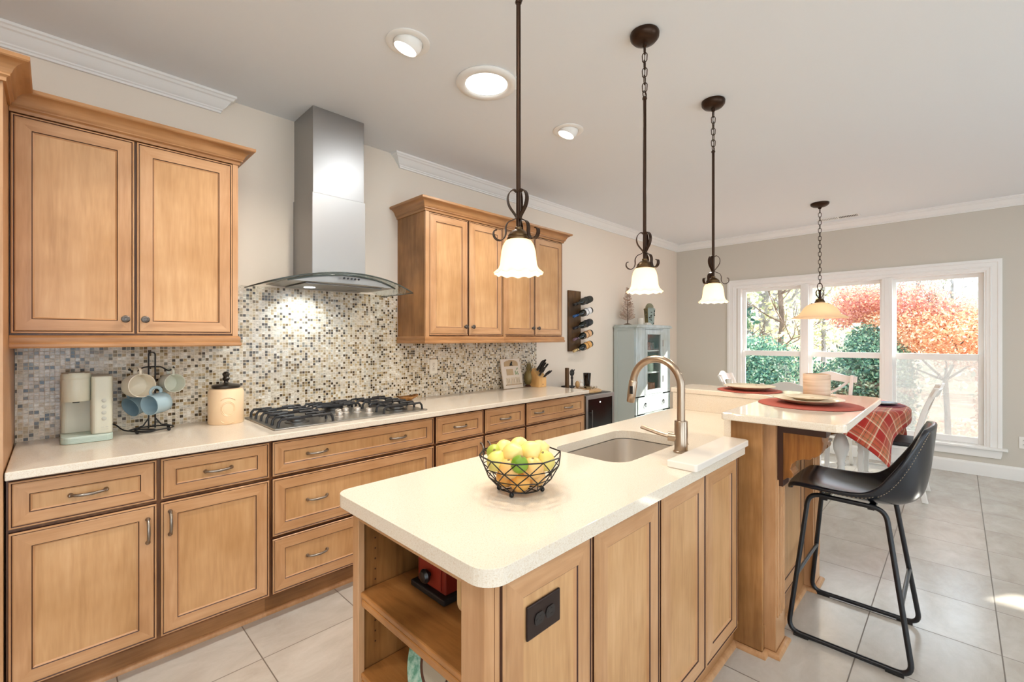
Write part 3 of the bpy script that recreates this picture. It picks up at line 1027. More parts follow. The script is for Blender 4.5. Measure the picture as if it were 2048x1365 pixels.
# ================================================================ canister
PEACH = mat('peach_ceramic', (240, 208, 168), .25)
cn = thing('ceramic_canister', 'peach ceramic canister with a dark pewter lid, left of the cooktop', 'canister', (.665, 2.862, .9145))
jar = MB().lathe([(.082, 0), (.085, .004), (.085, .172), (.078, .186), (.064, .190), (0, .190)], (.665, 2.862, .9145), 48)
jar.build('jar', PEACH, cn, smooth=40)
em = MB()
a0 = -PI / 2 - .12
for rr in (.034, .028):
    em.tube([(.665 + .0855 * math.cos(a0 + rr / .0855 * math.cos(t)), 2.862 + .0855 * math.sin(a0 + rr / .0855 * math.cos(t)), 1.0 + rr * 1.15 * math.sin(t)) for t in [2 * PI * i / 30 for i in range(30)]], .0022, 5, 0, True)
for (zc, rr, t0, t1) in ((1.052, .040, .5, 2.64), (1.060, .030, .6, 2.54), (.968, .036, 3.6, 5.82)):
    em.tube([(.665 + .0855 * math.cos(a0 + rr / .0855 * math.cos(t)), 2.862 + .0855 * math.sin(a0 + rr / .0855 * math.cos(t)), zc - .022 + rr * .7 * math.sin(t)) for t in [t0 + (t1 - t0) * q / 14 for q in range(15)]], .0024, 6)
em.build('embossed_relief', PEACH, cn, smooth=60)
LIDM = mat('dark_pewter_lid', (74, 68, 62), .3, metal=.8)
ld = MB().lathe([(.066, .190), (.068, .194), (.068, .204), (.062, .209), (.030, .214), (.012, .220), (.010, .228), (.016, .234), (.018, .243), (.013, .250), (.016, .258), (.019, .266), (.012, .276), (.006, .279), (0, .281)], (.665, 2.862, .9145), 24).build('lid', LIDM, cn, smooth=40)

# ================================================================ outlets
def outlet(name, label, c, U, V, Nn, mats, w=.072, h=.116):
    c, U, V, Nn = Vector(c), Vector(U), Vector(V), Vector(Nn)
    t = thing(name, label, 'outlet', c)
    def bx(mb, cu, cv, hw, hh, d0, d1):
        vs = []
        for d in (d0, d1):
            for (a, b) in ((-hw, -hh), (hw, -hh), (hw, hh), (-hw, hh)):
                vs.append(c + U * (cu + a) + V * (cv + b) + Nn * d)
        return mb.add(vs, [(3, 2, 1, 0), (4, 5, 6, 7), (0, 1, 5, 4), (1, 2, 6, 5), (2, 3, 7, 6), (3, 0, 4, 7)])
    bx(MB(), 0, 0, w / 2, h / 2, 0, .006).build('cover_plate', mats[0], t, bevel=.003)
    for s_ in (-1, 1):
        rc = MB()
        pts = [(.0165 * math.cos(a), .0165 * math.sin(a)) for a in [2 * PI * i / 24 for i in range(24)]]
        pts = [(max(-.0135, min(.0135, p)), q) for p, q in pts]
        vs = [c + U * p + V * (q + s_ * .0195) + Nn * .006 for p, q in pts] + [c + U * p + V * (q + s_ * .0195) + Nn * .0082 for p, q in pts]
        rc.add(vs, [tuple(range(24, 48))] + [(i, (i + 1) % 24, 24 + (i + 1) % 24, 24 + i) for i in range(24)])
        so = rc.build('socket', mats[1], t)
        sl = MB()
        bx(sl, -.006, s_ * .0195 + .003, .0011, .0042, .0082, .0086)
        bx(sl, .006, s_ * .0195 + .003, .0011, .0036, .0082, .0086)
        bx(sl, 0, s_ * .0195 - .008, .002, .002, .0082, .0086)
        sl.build('slots', mats[2], so)
    MB().lathe([(.0028, 0), (.0028, .001), (0, .0014)], c + Nn * .006, 12, 0, Nn).build('screw', mats[2], t)
    return t
outlet('electrical_outlet', 'cream outlet plate on the mosaic backsplash right of the cooktop', (2.124, YW - .007, 1.150), UX, UZ, NY, (mat('almond_plate', (232, 222, 204), .35), mat('almond_socket', (224, 212, 192), .35), BLACKP))

# ================================================================ decor at the far end of the worktop
BLK = mat('soft_black', (30, 28, 28), .5)
cal = thing('wooden_calendar_board', 'white wooden calendar board with a small black bird, leaning on the mosaic', 'calendar', (2.97, 2.92, .9145))
def lean(mb, x0, x1, s0, s1, d0, d1):
    """slab on the leaning board: s along the height, d out of its face"""
    o, V, Nn = Vector((0, 2.905, .9145)), Vector((0, .20, .98)).normalized(), Vector((0, -.98, .20)).normalized()
    vs = []
    for d in (d0, d1):
        for (x, s_) in ((x0, s0), (x1, s0), (x1, s1), (x0, s1)):
            vs.append(Vector((x, 0, 0)) + o + V * s_ + Nn * d)
    return mb.add(vs, [(3, 2, 1, 0), (4, 5, 6, 7), (0, 1, 5, 4), (1, 2, 6, 5), (2, 3, 7, 6), (3, 0, 4, 7)])
CX0, CX1 = 2.845, 3.095
lean(MB(), CX0, CX1, .002, .275, -.012, .004).build('board', mat('whitewashed_board', (226, 212, 196), .5), cal, bevel=.003)
TANP = mat('tan_panel', (186, 156, 116), .5)
pp = lean(MB(), CX0 + .035, CX1 - .035, .205, .232, .004, .006)
for i in range(10):
    a = PI * i / 10
    x0 = (CX0 + CX1) / 2 + .09 * math.cos(a + PI / 10)
    x1 = (CX0 + CX1) / 2 + .09 * math.cos(a)
    lean(pp, min(x0, x1), max(x0, x1), .232, .232 + .03 * math.sin(a + PI / 20), .004, .006)
pp.build('arched_panel', TANP, cal)
bd = MB()
o_, V_, N_ = Vector((0, 2.905, .9145)), Vector((0, .20, .98)).normalized(), Vector((0, -.98, .20)).normalized()
for (x, s_, r, sc) in ((2.968, .222, .014, (1.1, .5, 1)), (2.978, .240, .009, (1, .6, 1)), (2.955, .212, .008, (1.6, .5, .5)), (2.985, .209, .006, (1.8, .5, .5))):
    p = o_ + V_ * s_ + N_ * .008 + Vector((x, 0, 0))
    bd.sphere(tuple(p), r, 10, 0, sc, 8)
bd.build('bird_figure', BLK, cal, smooth=60)
lean(MB(), CX0 + .055, CX0 + .140, .122, .180, .004, .007).build('burlap_patch', mat('burlap', (190, 164, 128), .8), cal)
lf = MB()
for i in range(9):
    x, s_ = CX1 - .085 + .055 * random.random(), .125 + .06 * random.random()
    p = o_ + V_ * s_ + N_ * .007 + Vector((x, 0, 0))
    lf.sphere(tuple(p), .008, 6, 0, (1, .3, 1), 5)
lf.build('leaf_sprig', mat('sage_leaf', (150, 164, 126), .6), cal)
for i in range(3):
    x = CX0 + .04 + .062 * i
    tl_ = lean(MB(), x, x + .050, .040, .100, .004, .008).build('date_tile', mat('tile_cream', (214, 196, 170), .5), cal)
    lean(lean(MB(), x + .012, x + .017, .052, .088, .008, .009), x + .033, x + .038, .052, .088, .008, .009).build('tile_mark', mat('tile_grey_mark', (170, 150, 126), .6), tl_)
lean(MB(), CX0 + .025, CX1 - .025, .032, .038, .004, .014).build('ledge', TANP, cal)

PINE = mat('aged_green_gold', (128, 112, 68), .5, metal=.2)
pa = thing('pineapple_figurine', 'dull gold pineapple figurine between the calendar board and the knife block', 'figurine', (3.195, 2.925, .9145))
MB().lathe([(.035, 0), (.036, .008), (.026, .014), (.024, .018)], (3.195, 2.925, .9145), 20).build('foot', mat('dark_foot', (82, 50, 36), .5), pa, smooth=40)
def pw(r, h, t):
    k = .06 * math.sin(8 * t + h * 160) * math.sin(8 * t - h * 160)
    return r * (1 + k), h
MB().lathe([(.022, .018), (.038, .035), (.046, .065), (.047, .095), (.040, .125), (.028, .148), (.016, .158)], (3.195, 2.925, .9145), 40, wave=pw, caps=False).build('fruit', PINE, pa, smooth=50)
cr = MB()
for k in range(3):
    for i in range(6):
        a = 2 * PI * (i + k * .5) / 6
        R_ = .030 - .008 * k
        h0, h1 = .150 + .008 * k, .195 + .018 * k
        cr.tube([(3.195 + .008 * math.cos(a), 2.925 + .008 * math.sin(a), .9145 + h0), (3.195 + R_ * .8 * math.cos(a), 2.925 + R_ * .8 * math.sin(a), .9145 + (h0 + h1) / 2), (3.195 + R_ * math.cos(a), 2.925 + R_ * math.sin(a), .9145 + h1)], [.008, .007, .001], 6)
cr.build('crown_leaves', PINE, pa, smooth=60)

kb = MB().prism([(2.785, .9145), (2.785, 1.000), (2.872, 1.092), (2.955, .9145)], 'x', 3.185, 3.290)
kbo = thing('knife_block', 'light maple knife block full of black handled knives at the end of the mosaic', 'knife block', (3.237, 2.87, .9145))
kb.build('block', KNIFEW, kbo, bevel=.004)
MB().box(3.230, 3.246, 2.7838, 2.785, .938, .940).box(3.236, 3.240, 2.7838, 2.785, .932, .948).build('maker_mark', BLACKP, kbo)
KD = Vector((0, -.60, .80)).normalized()
kn = [(3.205, .22, .115, .012, 'thin paring knife standing first at the left of the knife block'), (3.222, .72, .125, .015, 'black handled knife deep in the middle back of the knife block'), (3.242, .55, .12, .014, 'tall black handled knife near the centre of the knife block'),
      (3.262, .80, .125, .015, 'black handled knife at the back right of the knife block'), (3.276, .50, .11, .013, 'shorter black handled knife at the right edge of the knife block')]
for i, (x, s_, L, r, lb) in enumerate(kn):
    p = Vector((x, 2.785 + .087 * s_, 1.000 + .092 * s_))
    k_ = thing('kitchen_knife', lb, 'knife', p, group='knives in the knife block')
    MB().tube([p - KD * .03, p + KD * .012], .006, 8, flat=(.0018, .010)).build('blade', STEEL, k_)
    MB().tube([p + KD * .010, p + KD * (.03), p + KD * (L * .55), p + KD * (L * .85) + Vector((0, -.003, 0)), p + KD * L + Vector((0, -.008, -.002))], [r * .75, r * .78, r * .62, r * .8, r * .5], 10).build('handle', BLACKP, k_, smooth=50)
p = Vector((3.262, 2.795, 1.010))
sc_ = thing('kitchen_scissors', 'black handled kitchen scissors at the low front of the knife block', 'scissors', p)
D2 = Vector((.15, -.75, .62)).normalized()
for s_ in (-1, 1):
    w_ = Vector((1, 0, 0)) * s_ * .012
    lp = [p + D2 * (.035 + .030 * (1 - math.cos(t))) + w_ + Vector((1, 0, 0)) * s_ * .012 * math.sin(t) for t in [2 * PI * i / 20 for i in range(20)]]
    MB().tube([p - KD * .01 + w_ * .2, p + D2 * .036 + w_], .006, 8).tube(lp, .005, 8, 0, True).build('handle_loop', BLACKP, sc_, smooth=60)
MB().tube([p - KD * .04, p - KD * .004], .006, 8, flat=(.002, .008)).build('blades', STEEL, sc_)

# ================================================================ wine rack on the wall
wr = thing('wine_rack', 'dark rustic wooden wall board holding five wine bottles, right of the wall cabinets', 'wine rack', (3.975, YW, 1.24))
MB().box(3.868, 4.085, YW - .024, YW - .001, 1.232, 1.890).build('board', RUSTIC, wr, bevel=.004)
zs = (1.765, 1.640, 1.512, 1.392, 1.270)
BL = Vector((.96, -.08, .27)).normalized()
capcol = [(26, 24, 26), (40, 90, 150), (30, 30, 40), (120, 96, 110), (206, 176, 120)]
labcol = [(40, 44, 40), (232, 234, 236), (30, 34, 40), (222, 176, 130), (226, 170, 96)]
names = ['topmost wine bottle on the wall board, dark label', 'second wine bottle from the top with a blue cap and white label', 'middle wine bottle of the wall board, all black', 'second lowest wine bottle with an orange cream label', 'lowest wine bottle with a gold foil neck and orange label']
BOTG = mat('dark_bottle_glass', (14, 22, 18), .08, spec=.6)
for i, z in enumerate(zs):
    p0 = Vector((3.885, YW - .072, z - .035))
    bt = thing('wine_bottle', names[i], 'wine bottle', p0, group='wine bottles on the wall rack')
    MB().lathe([(0, .0), (.0135, .001), (.0145, .004), (.0145, .014), (.0132, .018), (.0132, .085), (.018, .105), (.034, .128), (.038, .150), (.038, .288), (.035, .295), (.022, .294), (0, .285)], p0, 28, 0, BL, caps=False).build('glass', BOTG, bt, smooth=45)
    MB().lathe([(.0139, -.001), (.0152, .0), (.0152, .016), (.0139, .020), (.0139, .075)], p0, 20, 0, BL).build('foil', mat('foil_%d' % i, capcol[i], .35, metal=.3), bt, smooth=40)
    MB().lathe([(.0384, .175), (.0384, .270)], p0, 28, 0, BL, caps=False).build('paper_label', mat('label_%d' % i, labcol[i], .6), bt, smooth=40)
    rg = MB()
    for h in (.055, .215):
        c = p0 + BL * h
        rr = .0405 if h > .1 else .0165
        u = BL.orthogonal().normalized(); w = BL.cross(u)
        rg.tube([c + u * rr * math.cos(t) + w * rr * math.sin(t) for t in [2 * PI * k / 24 for k in range(24)]], .0022, 6, 0, True)
        rg.tube([c + Vector((0, rr, 0)), Vector((c.x, YW - .024, c.z))], .003, 6)
    rg.build('holder_ring', BLACKM, wr, smooth=60)

# ================================================================ wine cooler and what stands on it
wc = thing('wine_cooler', 'black glass door wine cooler between the base cabinets and the blue hutch', 'wine cooler', (3.625, 2.68, 0))
MB().box(3.392, 3.852, 2.430, YW - .016, .012, .852).build('cabinet', mat('cooler_black', (26, 28, 32), .4), wc, bevel=.004)
MB().box(3.388, 3.420, 2.398, 2.428, .05, .848).box(3.826, 3.856, 2.398, 2.428, .05, .848).box(3.420, 3.826, 2.398, 2.428, .812, .848).box(3.420, 3.826, 2.398, 2.428, .05, .09).build('door_frame', STEEL, wc, bevel=.002)
MB().box(3.420, 3.826, 2.404, 2.426, .09, .812).build('door_glass', mat('smoked_door_glass', (8, 9, 12), .16, spec=.4), wc)
MB().lathe([(.006, 0), (.006, .001), (0, .0012)], (3.62, 2.4035, .775), 12, 0, NY).build('display_light', LEDM, wc)
MB().box(3.43, 3.44, 2.36, 2.37, .30, .72).box(3.43, 3.44, 2.37, 2.40, .32, .33).box(3.43, 3.44, 2.37, 2.40, .69, .70).build('door_handle', STEELD, wc, bevel=.002)
for x in (3.41, 3.83):
    MB().cyl((x, 2.45, 0), (x, 2.45, .014), .015).build('foot', BLACKP, wc)
rb = MB().lathe([(0, 0), (.195, 0), (.2, .004), (.2, .014), (.195, .018), (0, .018)], (3.665, 2.655, .8525), 48, caps=False)
solo('round_serving_board', rb, BOARDW, 'round tan wooden board lying on the wine cooler', 'board', loc=(3.665, 2.655, .8525), smooth=40)
solo('black_box', MB().box(3.74, 3.845, 2.86, 2.965, .8525, .876), BLK, 'thin black box lying at the back of the wine cooler', 'box', loc=(3.80, 2.92, .8525), bevel=.003)
wp = thing('wooden_post', 'upright rough wooden post on a dark foot, standing on the round board', 'ornament', (3.60, 2.78, .8708))
MB().lathe([(.034, 0), (.034, .008), (.020, .012)], (3.60, 2.78, .8708), 18).build('foot', BLK, wp)
MB().prism(rrect(3.582, 3.618, 2.764, 2.796, .008), 'z', .882, 1.078).build('post', RUSTIC, wp, bevel=.003)
bo = thing('bottle_opener', 'black iron bottle opener with a round slotted head, standing on the round board', 'bottle opener', (3.675, 2.775, .8708))
P0 = Vector((3.675, 2.775, .8708))
ring = [P0 + Vector((.030 * math.cos(t), 0, .155 + .030 * math.sin(t))) for t in [2 * PI * i / 24 for i in range(24)]]
bb_ = MB().tube(ring, .006, 8, 0, True).tube([P0 + Vector((0, 0, .02)), P0 + Vector((0, 0, .185))], .006, 8)
bb_.tube([P0 + Vector((.012, 0, .130)), P0 + Vector((.012, 0, .182))], .004, 6).tube([P0 + Vector((-.012, 0, .130)), P0 + Vector((-.012, 0, .182))], .004, 6).tube([P0 + Vector((.028, 0, .17)), P0 + Vector((.042, 0, .185))], .005, 6)
bb_.lathe([(.022, 0), (.022, .006), (.012, .02), (.009, .09), (.014, .10), (.010, .12)], P0, 14)
bb_.build('opener', BLK, bo, smooth=50)
se = MB().sphere((3.725, 2.745, .8708 + .036), .024, 18, 0, (1, 1, 1.5), 12)
solo('wooden_egg', se, BOARDW, 'pale wooden egg standing beside the black bottle opener', 'egg', loc=(3.725, 2.745, .8708), smooth=60)
sn = MB().sphere((3.765, 2.725, .8708 + .027), .027, 18, k=12).sphere((3.765, 2.725, .8708 + .067), .019, 16, k=10)
solo('snowman_figure', sn, WHITEP, 'small white snowman figure beside the black tumbler', 'figurine', loc=(3.765, 2.725, .8708), smooth=60)
tb = MB().lathe([(.028, 0), (.030, .004), (.040, .150), (.037, .151), (.027, .008), (0, .008)], (3.80, 2.68, .8708), 28, caps=False)
solo('black_tumbler', tb, mat('black_gloss', (20, 18, 18), .12, spec=.7), 'tall glossy black tumbler on the right of the round board', 'tumbler', loc=(3.80, 2.68, .8708), smooth=40)
pc = MB()
for i in range(40):
    a, r = random.random() * 2 * PI, .055 * random.random() ** .5
    q = Vector((3.735 + r * math.cos(a) * 1.5, 2.60 + r * math.sin(a), .874 + .02 * random.random()))
    d = Vector((random.uniform(-1, 1), random.uniform(-1, 1), random.uniform(0, .8))).normalized()
    pc.tube([q, q + d * .018], [.004, .001], 5)
solo('pine_sprig', pc, mat('dried_sprig', (150, 130, 96), .7), 'low dried pine sprig lying at the front of the round board', 'sprig', loc=(3.735, 2.60, .8708))

# ================================================================ blue hutch
BLUEP = mat('powder_blue_paint', (184, 193, 190), .5)
BLUEW = wood('worn_blue_paint', (196, 207, 208), (186, 199, 201), (158, 170, 171), rough=.5, blotch=.15)
HX0, HX1, HY0, HY1, HZ = 4.773, 5.650, 2.676, YW - .016, 1.500
hu = thing('display_hutch', 'powder blue painted hutch with a narrow glass door, in the corner by the window', 'hutch', ((HX0 + HX1) / 2, (HY0 + HY1) / 2, 0))
s_ = MB().box(HX0, HX0 + .022, HY0 + .02, HY1, 0, HZ).box(HX0 - .006, HX0, HY0 + .02, HY0 + .06, 0, HZ).box(HX0 - .006, HX0, HY1 - .05, HY1, 0, HZ).box(HX0 - .006, HX0, HY0 + .06, HY1 - .05, 0, .1).box(HX0 - .006, HX0, HY0 + .06, HY1 - .05, HZ - .03, HZ)
s_.build('side_panel', BLUEP, hu)
MB().box(HX1 - .022, HX1, HY0 + .02, HY1, 0, HZ).build('side_panel', BLUEP, hu)
MB().box(HX0 + .022, HX1 - .022, HY1 - .015, HY1, 0, HZ).build('back_panel', mat('hutch_inner_blue', (168, 182, 176), .6), hu)
MB().prism([(HX0 - .02, HZ), (HX0 - .02, HZ + .012), (HX0 + .03, HZ + .036), (HX1 - .03, HZ + .036), (HX1 + .02, HZ + .012), (HX1 + .02, HZ)], 'y', HY0 - .022, HY1 + .006).build('cornice', BLUEW, hu, bevel=.003)
DX0, DX1, DZ0, DZ1 = 4.985, 5.440, .690, 1.475
st = MB().box(HX0, DX0 - .003, HY0, HY0 + .022, .06, HZ).box(DX1 + .003, HX1, HY0, HY0 + .022, .06, HZ).box(DX0 - .003, DX1 + .003, HY0, HY0 + .022, DZ1 + .004, HZ)
st.box(HX0, HX1, HY0, HY0 + .022, .668, .687).box(HX0, HX1, HY0, HY0 + .022, .455, .472).box(HX0, HX1, HY0, HY0 + .022, .06, .10)
st.box(HX0 + .022, HX1 - .022, HY0 + .022, HY0 + .030, .06, .67)
st.build('face_frame', BLUEW, hu, bevel=.002)
dr = MB()
fw = .058
dr.box(DX0, DX0 + fw, HY0 - .004, HY0 + .016, DZ0, DZ1).box(DX1 - fw, DX1, HY0 - .004, HY0 + .016, DZ0, DZ1).box(DX0 + fw, DX1 - fw, HY0 - .004, HY0 + .016, DZ0, DZ0 + .055).box(DX0 + fw, DX1 - fw, HY0 - .004, HY0 + .016, DZ1 - .055, DZ1)
do = dr.build('door', BLUEW, hu, bevel=.002)
MB().box(DX0 + fw, DX1 - fw, HY0 + .003, HY0 + .006, DZ0 + .055, DZ1 - .055).build('pane', GLASS, do)
MB().box(DX1 - .004, DX1 + .008, HY0 - .008, HY0 - .003, .82, .90).box(DX1 - .004, DX1 + .008, HY0 - .008, HY0 - .003, 1.27, 1.35).build('hinge', PEWTER, do)
MB().cyl((DX0 + .025, HY0 - .004, 1.08), (DX0 + .025, HY0 - .022, 1.08), .008).build('knob', BLACKM, do)
df = MB().panel((HX0 + .03, HY0 + .004, .474), UX, UZ, NY, HX1 - HX0 - .06, .192, .012, .012, .003).build('drawer', [BLUEW, BLUEW, mat('blue_shadow_line', (120, 136, 138), .6), BLUEW], hu)
for x in (4.98, 5.44):
    rgp = [(x + .016 * math.cos(t), HY0 - .016, .568 + .020 * math.sin(t)) for t in [2 * PI * i / 20 for i in range(20)]]
    MB().tube(rgp, .0028, 6, 0, True).cyl((x, HY0 - .008, .590), (x, HY0 - .020, .590), .008, 12).build('ring_pull', BLACKM, df, smooth=60)
MB().panel((HX0 + .03, HY0 + .004, .104), UX, UZ, NY, (HX1 - HX0) / 2 - .033, .348, .014, .05, .006).build('lower_door', [BLUEW] * 4, hu)
MB().panel(((HX0 + HX1) / 2 + .003, HY0 + .004, .104), UX, UZ, NY, (HX1 - HX0) / 2 - .033, .348, .014, .05, .006).build('lower_door', [BLUEW] * 4, hu)
SHZ = (.690, .955, 1.225)
for z in SHZ:
    MB().box(HX0 + .022, HX1 - .022, HY0 + .03, HY1 - .015, z - .015, z).build('shelf', mat('shelf_pale', (206, 214, 210), .5), hu)
# crockery behind the glass
def cup(name, label, x, y, z, r, h, mt_, handle=True, group=None, cat='mug'):
    t = thing(name, label, cat, (x, y, z), group=group)
    MB().lathe([(r * .8, 0), (r, .006), (r, h), (r * .93, h), (r * .93, .01), (0, .01)], (x, y, z), 24, caps=False).build('cup', mt_, t, smooth=45)
    if handle:
        MB().tube(catmull([(x + r * .97, y, z + h * .8), (x + r * 1.5, y, z + h * .75), (x + r * 1.5, y, z + h * .35), (x + r * .97, y, z + h * .25)], 5), .005, 8).build('handle', mt_, t, smooth=60)
    return t
GR = 'crockery behind the hutch glass'
cup('mug', 'brown red mug on the top shelf behind the hutch glass', 5.24, 2.80, 1.2255, .055, .10, mat('russet_glaze', (128, 66, 48), .3), group=GR)
cup('mug', 'dark mug beside the brown red one on the top shelf of the hutch', 5.36, 2.80, 1.2255, .045, .09, mat('umber_glaze', (84, 64, 54), .3), group=GR)
cup('jar', 'speckled tall jar at the left of the top shelf of the hutch', 5.09, 2.83, 1.2255, .05, .16, mat('speckle_green', (140, 150, 130), .4), False, GR, 'jar')
cup('cup', 'green cup on the middle shelf of the hutch', 5.16, 2.80, .9555, .05, .12, mat('leaf_green_glaze', (104, 136, 92), .3), True, GR, 'mug')
cup('cup', 'pale cup on the right of the middle shelf of the hutch', 5.33, 2.80, .9555, .05, .10, mat('pale_celadon', (178, 190, 172), .3), True, GR, 'mug')
cup('jar', 'grey brown tall jar at the left of the lowest glazed shelf of the hutch', 5.08, 2.82, .6905, .055, .17, mat('stone_glaze', (120, 110, 100), .4), False, GR, 'jar')
cup('mug', 'copper mug on the lowest glazed shelf of the hutch', 5.33, 2.79, .6905, .06, .12, mat('copper_glaze', (150, 100, 74), .3), True, GR)
cup('mug', 'smoke grey mug in the middle of the lowest glazed shelf of the hutch', 5.20, 2.82, .6905, .045, .10, mat('smoke_glaze', (108, 104, 104), .3), True, GR)
# on top of the hutch
TZ = HZ + .036
ft = thing('feather_tree', 'wispy dusty pink feather tree standing on top of the blue hutch', 'ornament', (4.90, 2.86, TZ))
MB().lathe([(.045, 0), (.048, .006), (.02, .018)], (4.90, 2.86, TZ), 20).cyl((4.90, 2.86, TZ + .01), (4.90, 2.86, TZ + .46), .006, 8, 0, .002).build('trunk', RUSTIC, ft, smooth=40)
fr_ = MB()
for i in range(420):
    h = random.random() ** 1.1
    z = TZ + .05 + .40 * h
    L = (.080 * (1 - h) + .02) * random.uniform(.6, 1.1)
    a = random.random() * 2 * PI
    p = Vector((4.90, 2.86, z))
    d = Vector((math.cos(a), math.sin(a), .45))
    q = p + d * L
    q.y = min(q.y, YW - .02)
    sd = Vector((-math.sin(a), math.cos(a), 0)) * .0022
    fr_.add([p - sd * .5, p + sd * .5, q + Vector((0, 0, -.012)), q + sd], [(0, 1, 2, 3)])
fr_.build('feathers', leafmat('dusty_feather', [(206, 188, 172), (222, 206, 194), (190, 168, 152)], .3), ft, recalc=False)
cv = MB().lathe([(.030, 0), (.034, .006), (.036, .085), (.033, .085), (.031, .06), (0, .06)], (5.07, 2.78, TZ), 24, caps=False)
solo('votive_cup', cv, mat('votive_cream', (232, 222, 208), .4), 'small cream votive cup beside the feather tree on the hutch', 'candle holder', loc=(5.07, 2.78, TZ), smooth=40)
tj = thing('tea_jar', 'flared hexagonal tea jar in olive and pale blue on the right of the hutch top', 'jar', (5.39, 2.83, TZ))
OLV, PAL = mat('olive_metal', (120, 110, 74), .4, metal=.3), mat('pale_blue_floral', (150, 164, 156), .4)
prof = [(.054, 0), (.056, .01), (.072, .20), (.076, .215), (.060, .225), (.045, .23)]
for k in range(6):
    mbk = MB()
    a0, a1 = PI / 3 * k + .2, PI / 3 * (k + 1) + .2
    for i in range(len(prof) - 1):
        r0, h0 = prof[i]; r1, h1 = prof[i + 1]
        mbk.add([(5.39 + r0 * math.cos(a0), 2.83 + r0 * math.sin(a0), TZ + h0), (5.39 + r0 * math.cos(a1), 2.83 + r0 * math.sin(a1), TZ + h0), (5.39 + r1 * math.cos(a1), 2.83 + r1 * math.sin(a1), TZ + h1), (5.39 + r1 * math.cos(a0), 2.83 + r1 * math.sin(a0), TZ + h1)], [(0, 1, 2, 3)])
    mbk.build('side_panel', PAL if k in (3, 4, 0) else OLV, tj, recalc=False)
MB().lathe([(.050, .228), (.052, .240), (.044, .262), (.028, .280), (.012, .288), (0, .288)], (5.39, 2.83, TZ), 18).build('lid', mat('olive_lid', (140, 138, 112), .4), tj, smooth=40)
fl = MB()
for i in range(26):
    k = random.choice((3, 4, 2))
    a = PI / 3 * (k + random.uniform(.25, .75)) + .2
    h = random.uniform(.02, .19)
    r = (.056 + .016 * h / .2) * .93
    fl.sphere((5.39 + r * math.cos(a), 2.83 + r * math.sin(a), TZ + h), random.uniform(.004, .009), 6, 0, (1, 1, 1), 5)
fl.build('painted_flowers', mat('dark_floral', (56, 58, 48), .5), tj)
bp = MB().box(5.12, 5.25, 2.72, 2.80, TZ, TZ + .018).box(5.14, 5.24, 2.73, 2.79, TZ + .018, TZ + .030)
solo('folded_cloth', bp, mat('pale_linen', (222, 216, 206), .8), 'small pale folded cloth on the hutch top between the cup and the jar', 'cloth', loc=(5.18, 2.76, TZ), bevel=.006)

# ================================================================ island
def slab_hole(outer, inner, z0, z1):
    bm = bmesh.new()
    def loop(pts, z):
        vs = [bm.verts.new((p[0], p[1], z)) for p in pts]
        es = [bm.edges.new((vs[i], vs[(i + 1) % len(vs)])) for i in range(len(vs))]
        return vs, es
    out = []
    for z in (z0, z1):
        vo, eo = loop(outer, z)
        vi, ei = loop(inner, z)
        bmesh.ops.triangle_fill(bm, use_beauty=True, use_dissolve=False, edges=eo + ei)
        out.append((vo, vi))
    for j in (0, 1):
        a, b = out[0][j], out[1][j]
        for i in range(len(a)):
            k = (i + 1) % len(a)
            bm.faces.new((a[i], a[k], b[k], b[i]))
    bm.verts.index_update()
    mb = MB()
    mb.v = [tuple(v.co) for v in bm.verts]
    mb.f = [[v.index for v in f.verts] for f in bm.faces]
    mb.m = [0] * len(mb.f)
    bm.free()
    return mb
SX0, SX1, SY0, SY1 = 1.462, 2.030, .878, 1.222
outer = rrect(.597, 2.868, .656, 1.342, [.055, 0, 0, .045], 8)
outer = [p for p in outer if not (abs(p[0] - 2.868) < 1e-6 and abs(p[1] - .656) < 1e-6)]
i_ = max(range(len(outer)), key=lambda i: (outer[i][0] < 1.0 and outer[i][1] < .66, i) if (outer[i][0] < 1.0 and outer[i][1] < .66) else (False, -1))
outer = outer[:i_ + 1] + [(2.100, .656), (2.112, .660), (2.116, .672), (2.118, .730), (2.868, .730)] + outer[i_ + 1:]
isl = slab_hole(outer, rrect(SX0, SX1, SY0, SY1, .075, 6), .876, .914)
solo('island_worktop', isl, QUARTZ, 'thick cream quartz island worktop with rounded corners and the sink cut into it', 'countertop', loc=(1.6, 1.0, .876), bevel=.007, seg=3)

ic = thing('kitchen_island', 'maple kitchen island with an open shelf end and framed panels along its side', 'kitchen island', (1.38, 1.0, 0))
IX0, IX1, IY0, IY1 = .640, 2.150, .692, 1.312
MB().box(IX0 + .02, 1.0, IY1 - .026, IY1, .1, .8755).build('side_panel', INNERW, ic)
MB().box(1.0, 2.86, IY1 - .022, IY1, .1, .8755).build('back_face', WOOD, ic)
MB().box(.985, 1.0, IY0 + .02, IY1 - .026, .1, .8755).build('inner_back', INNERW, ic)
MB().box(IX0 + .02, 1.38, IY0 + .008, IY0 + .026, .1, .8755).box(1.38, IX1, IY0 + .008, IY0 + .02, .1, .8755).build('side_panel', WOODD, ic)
MB().prism([(IX0, .792), (IX0, IY0 + .022), (IX0 + .022, IY0), (IX0 + .05, IY0), (IX0 + .05, .792)], 'z', .02, .8755).build('corner_post', WOOD, ic, bevel=.002)
MB().box(IX0, IX0 + .02, .792, IY1 - .036, .832, .8755).build('top_rail', WOODH, ic, bevel=.002)
MB().box(IX0, IX0 + .02, IY1 - .036, IY1 + .001, .02, .8755).build('front_stile', WOOD, ic, bevel=.002)
SHELFW = wood('shelf_maple', (208, 150, 90), (186, 126, 68), (150, 96, 46), stretch=(1, .12, 1), blotch=.6)
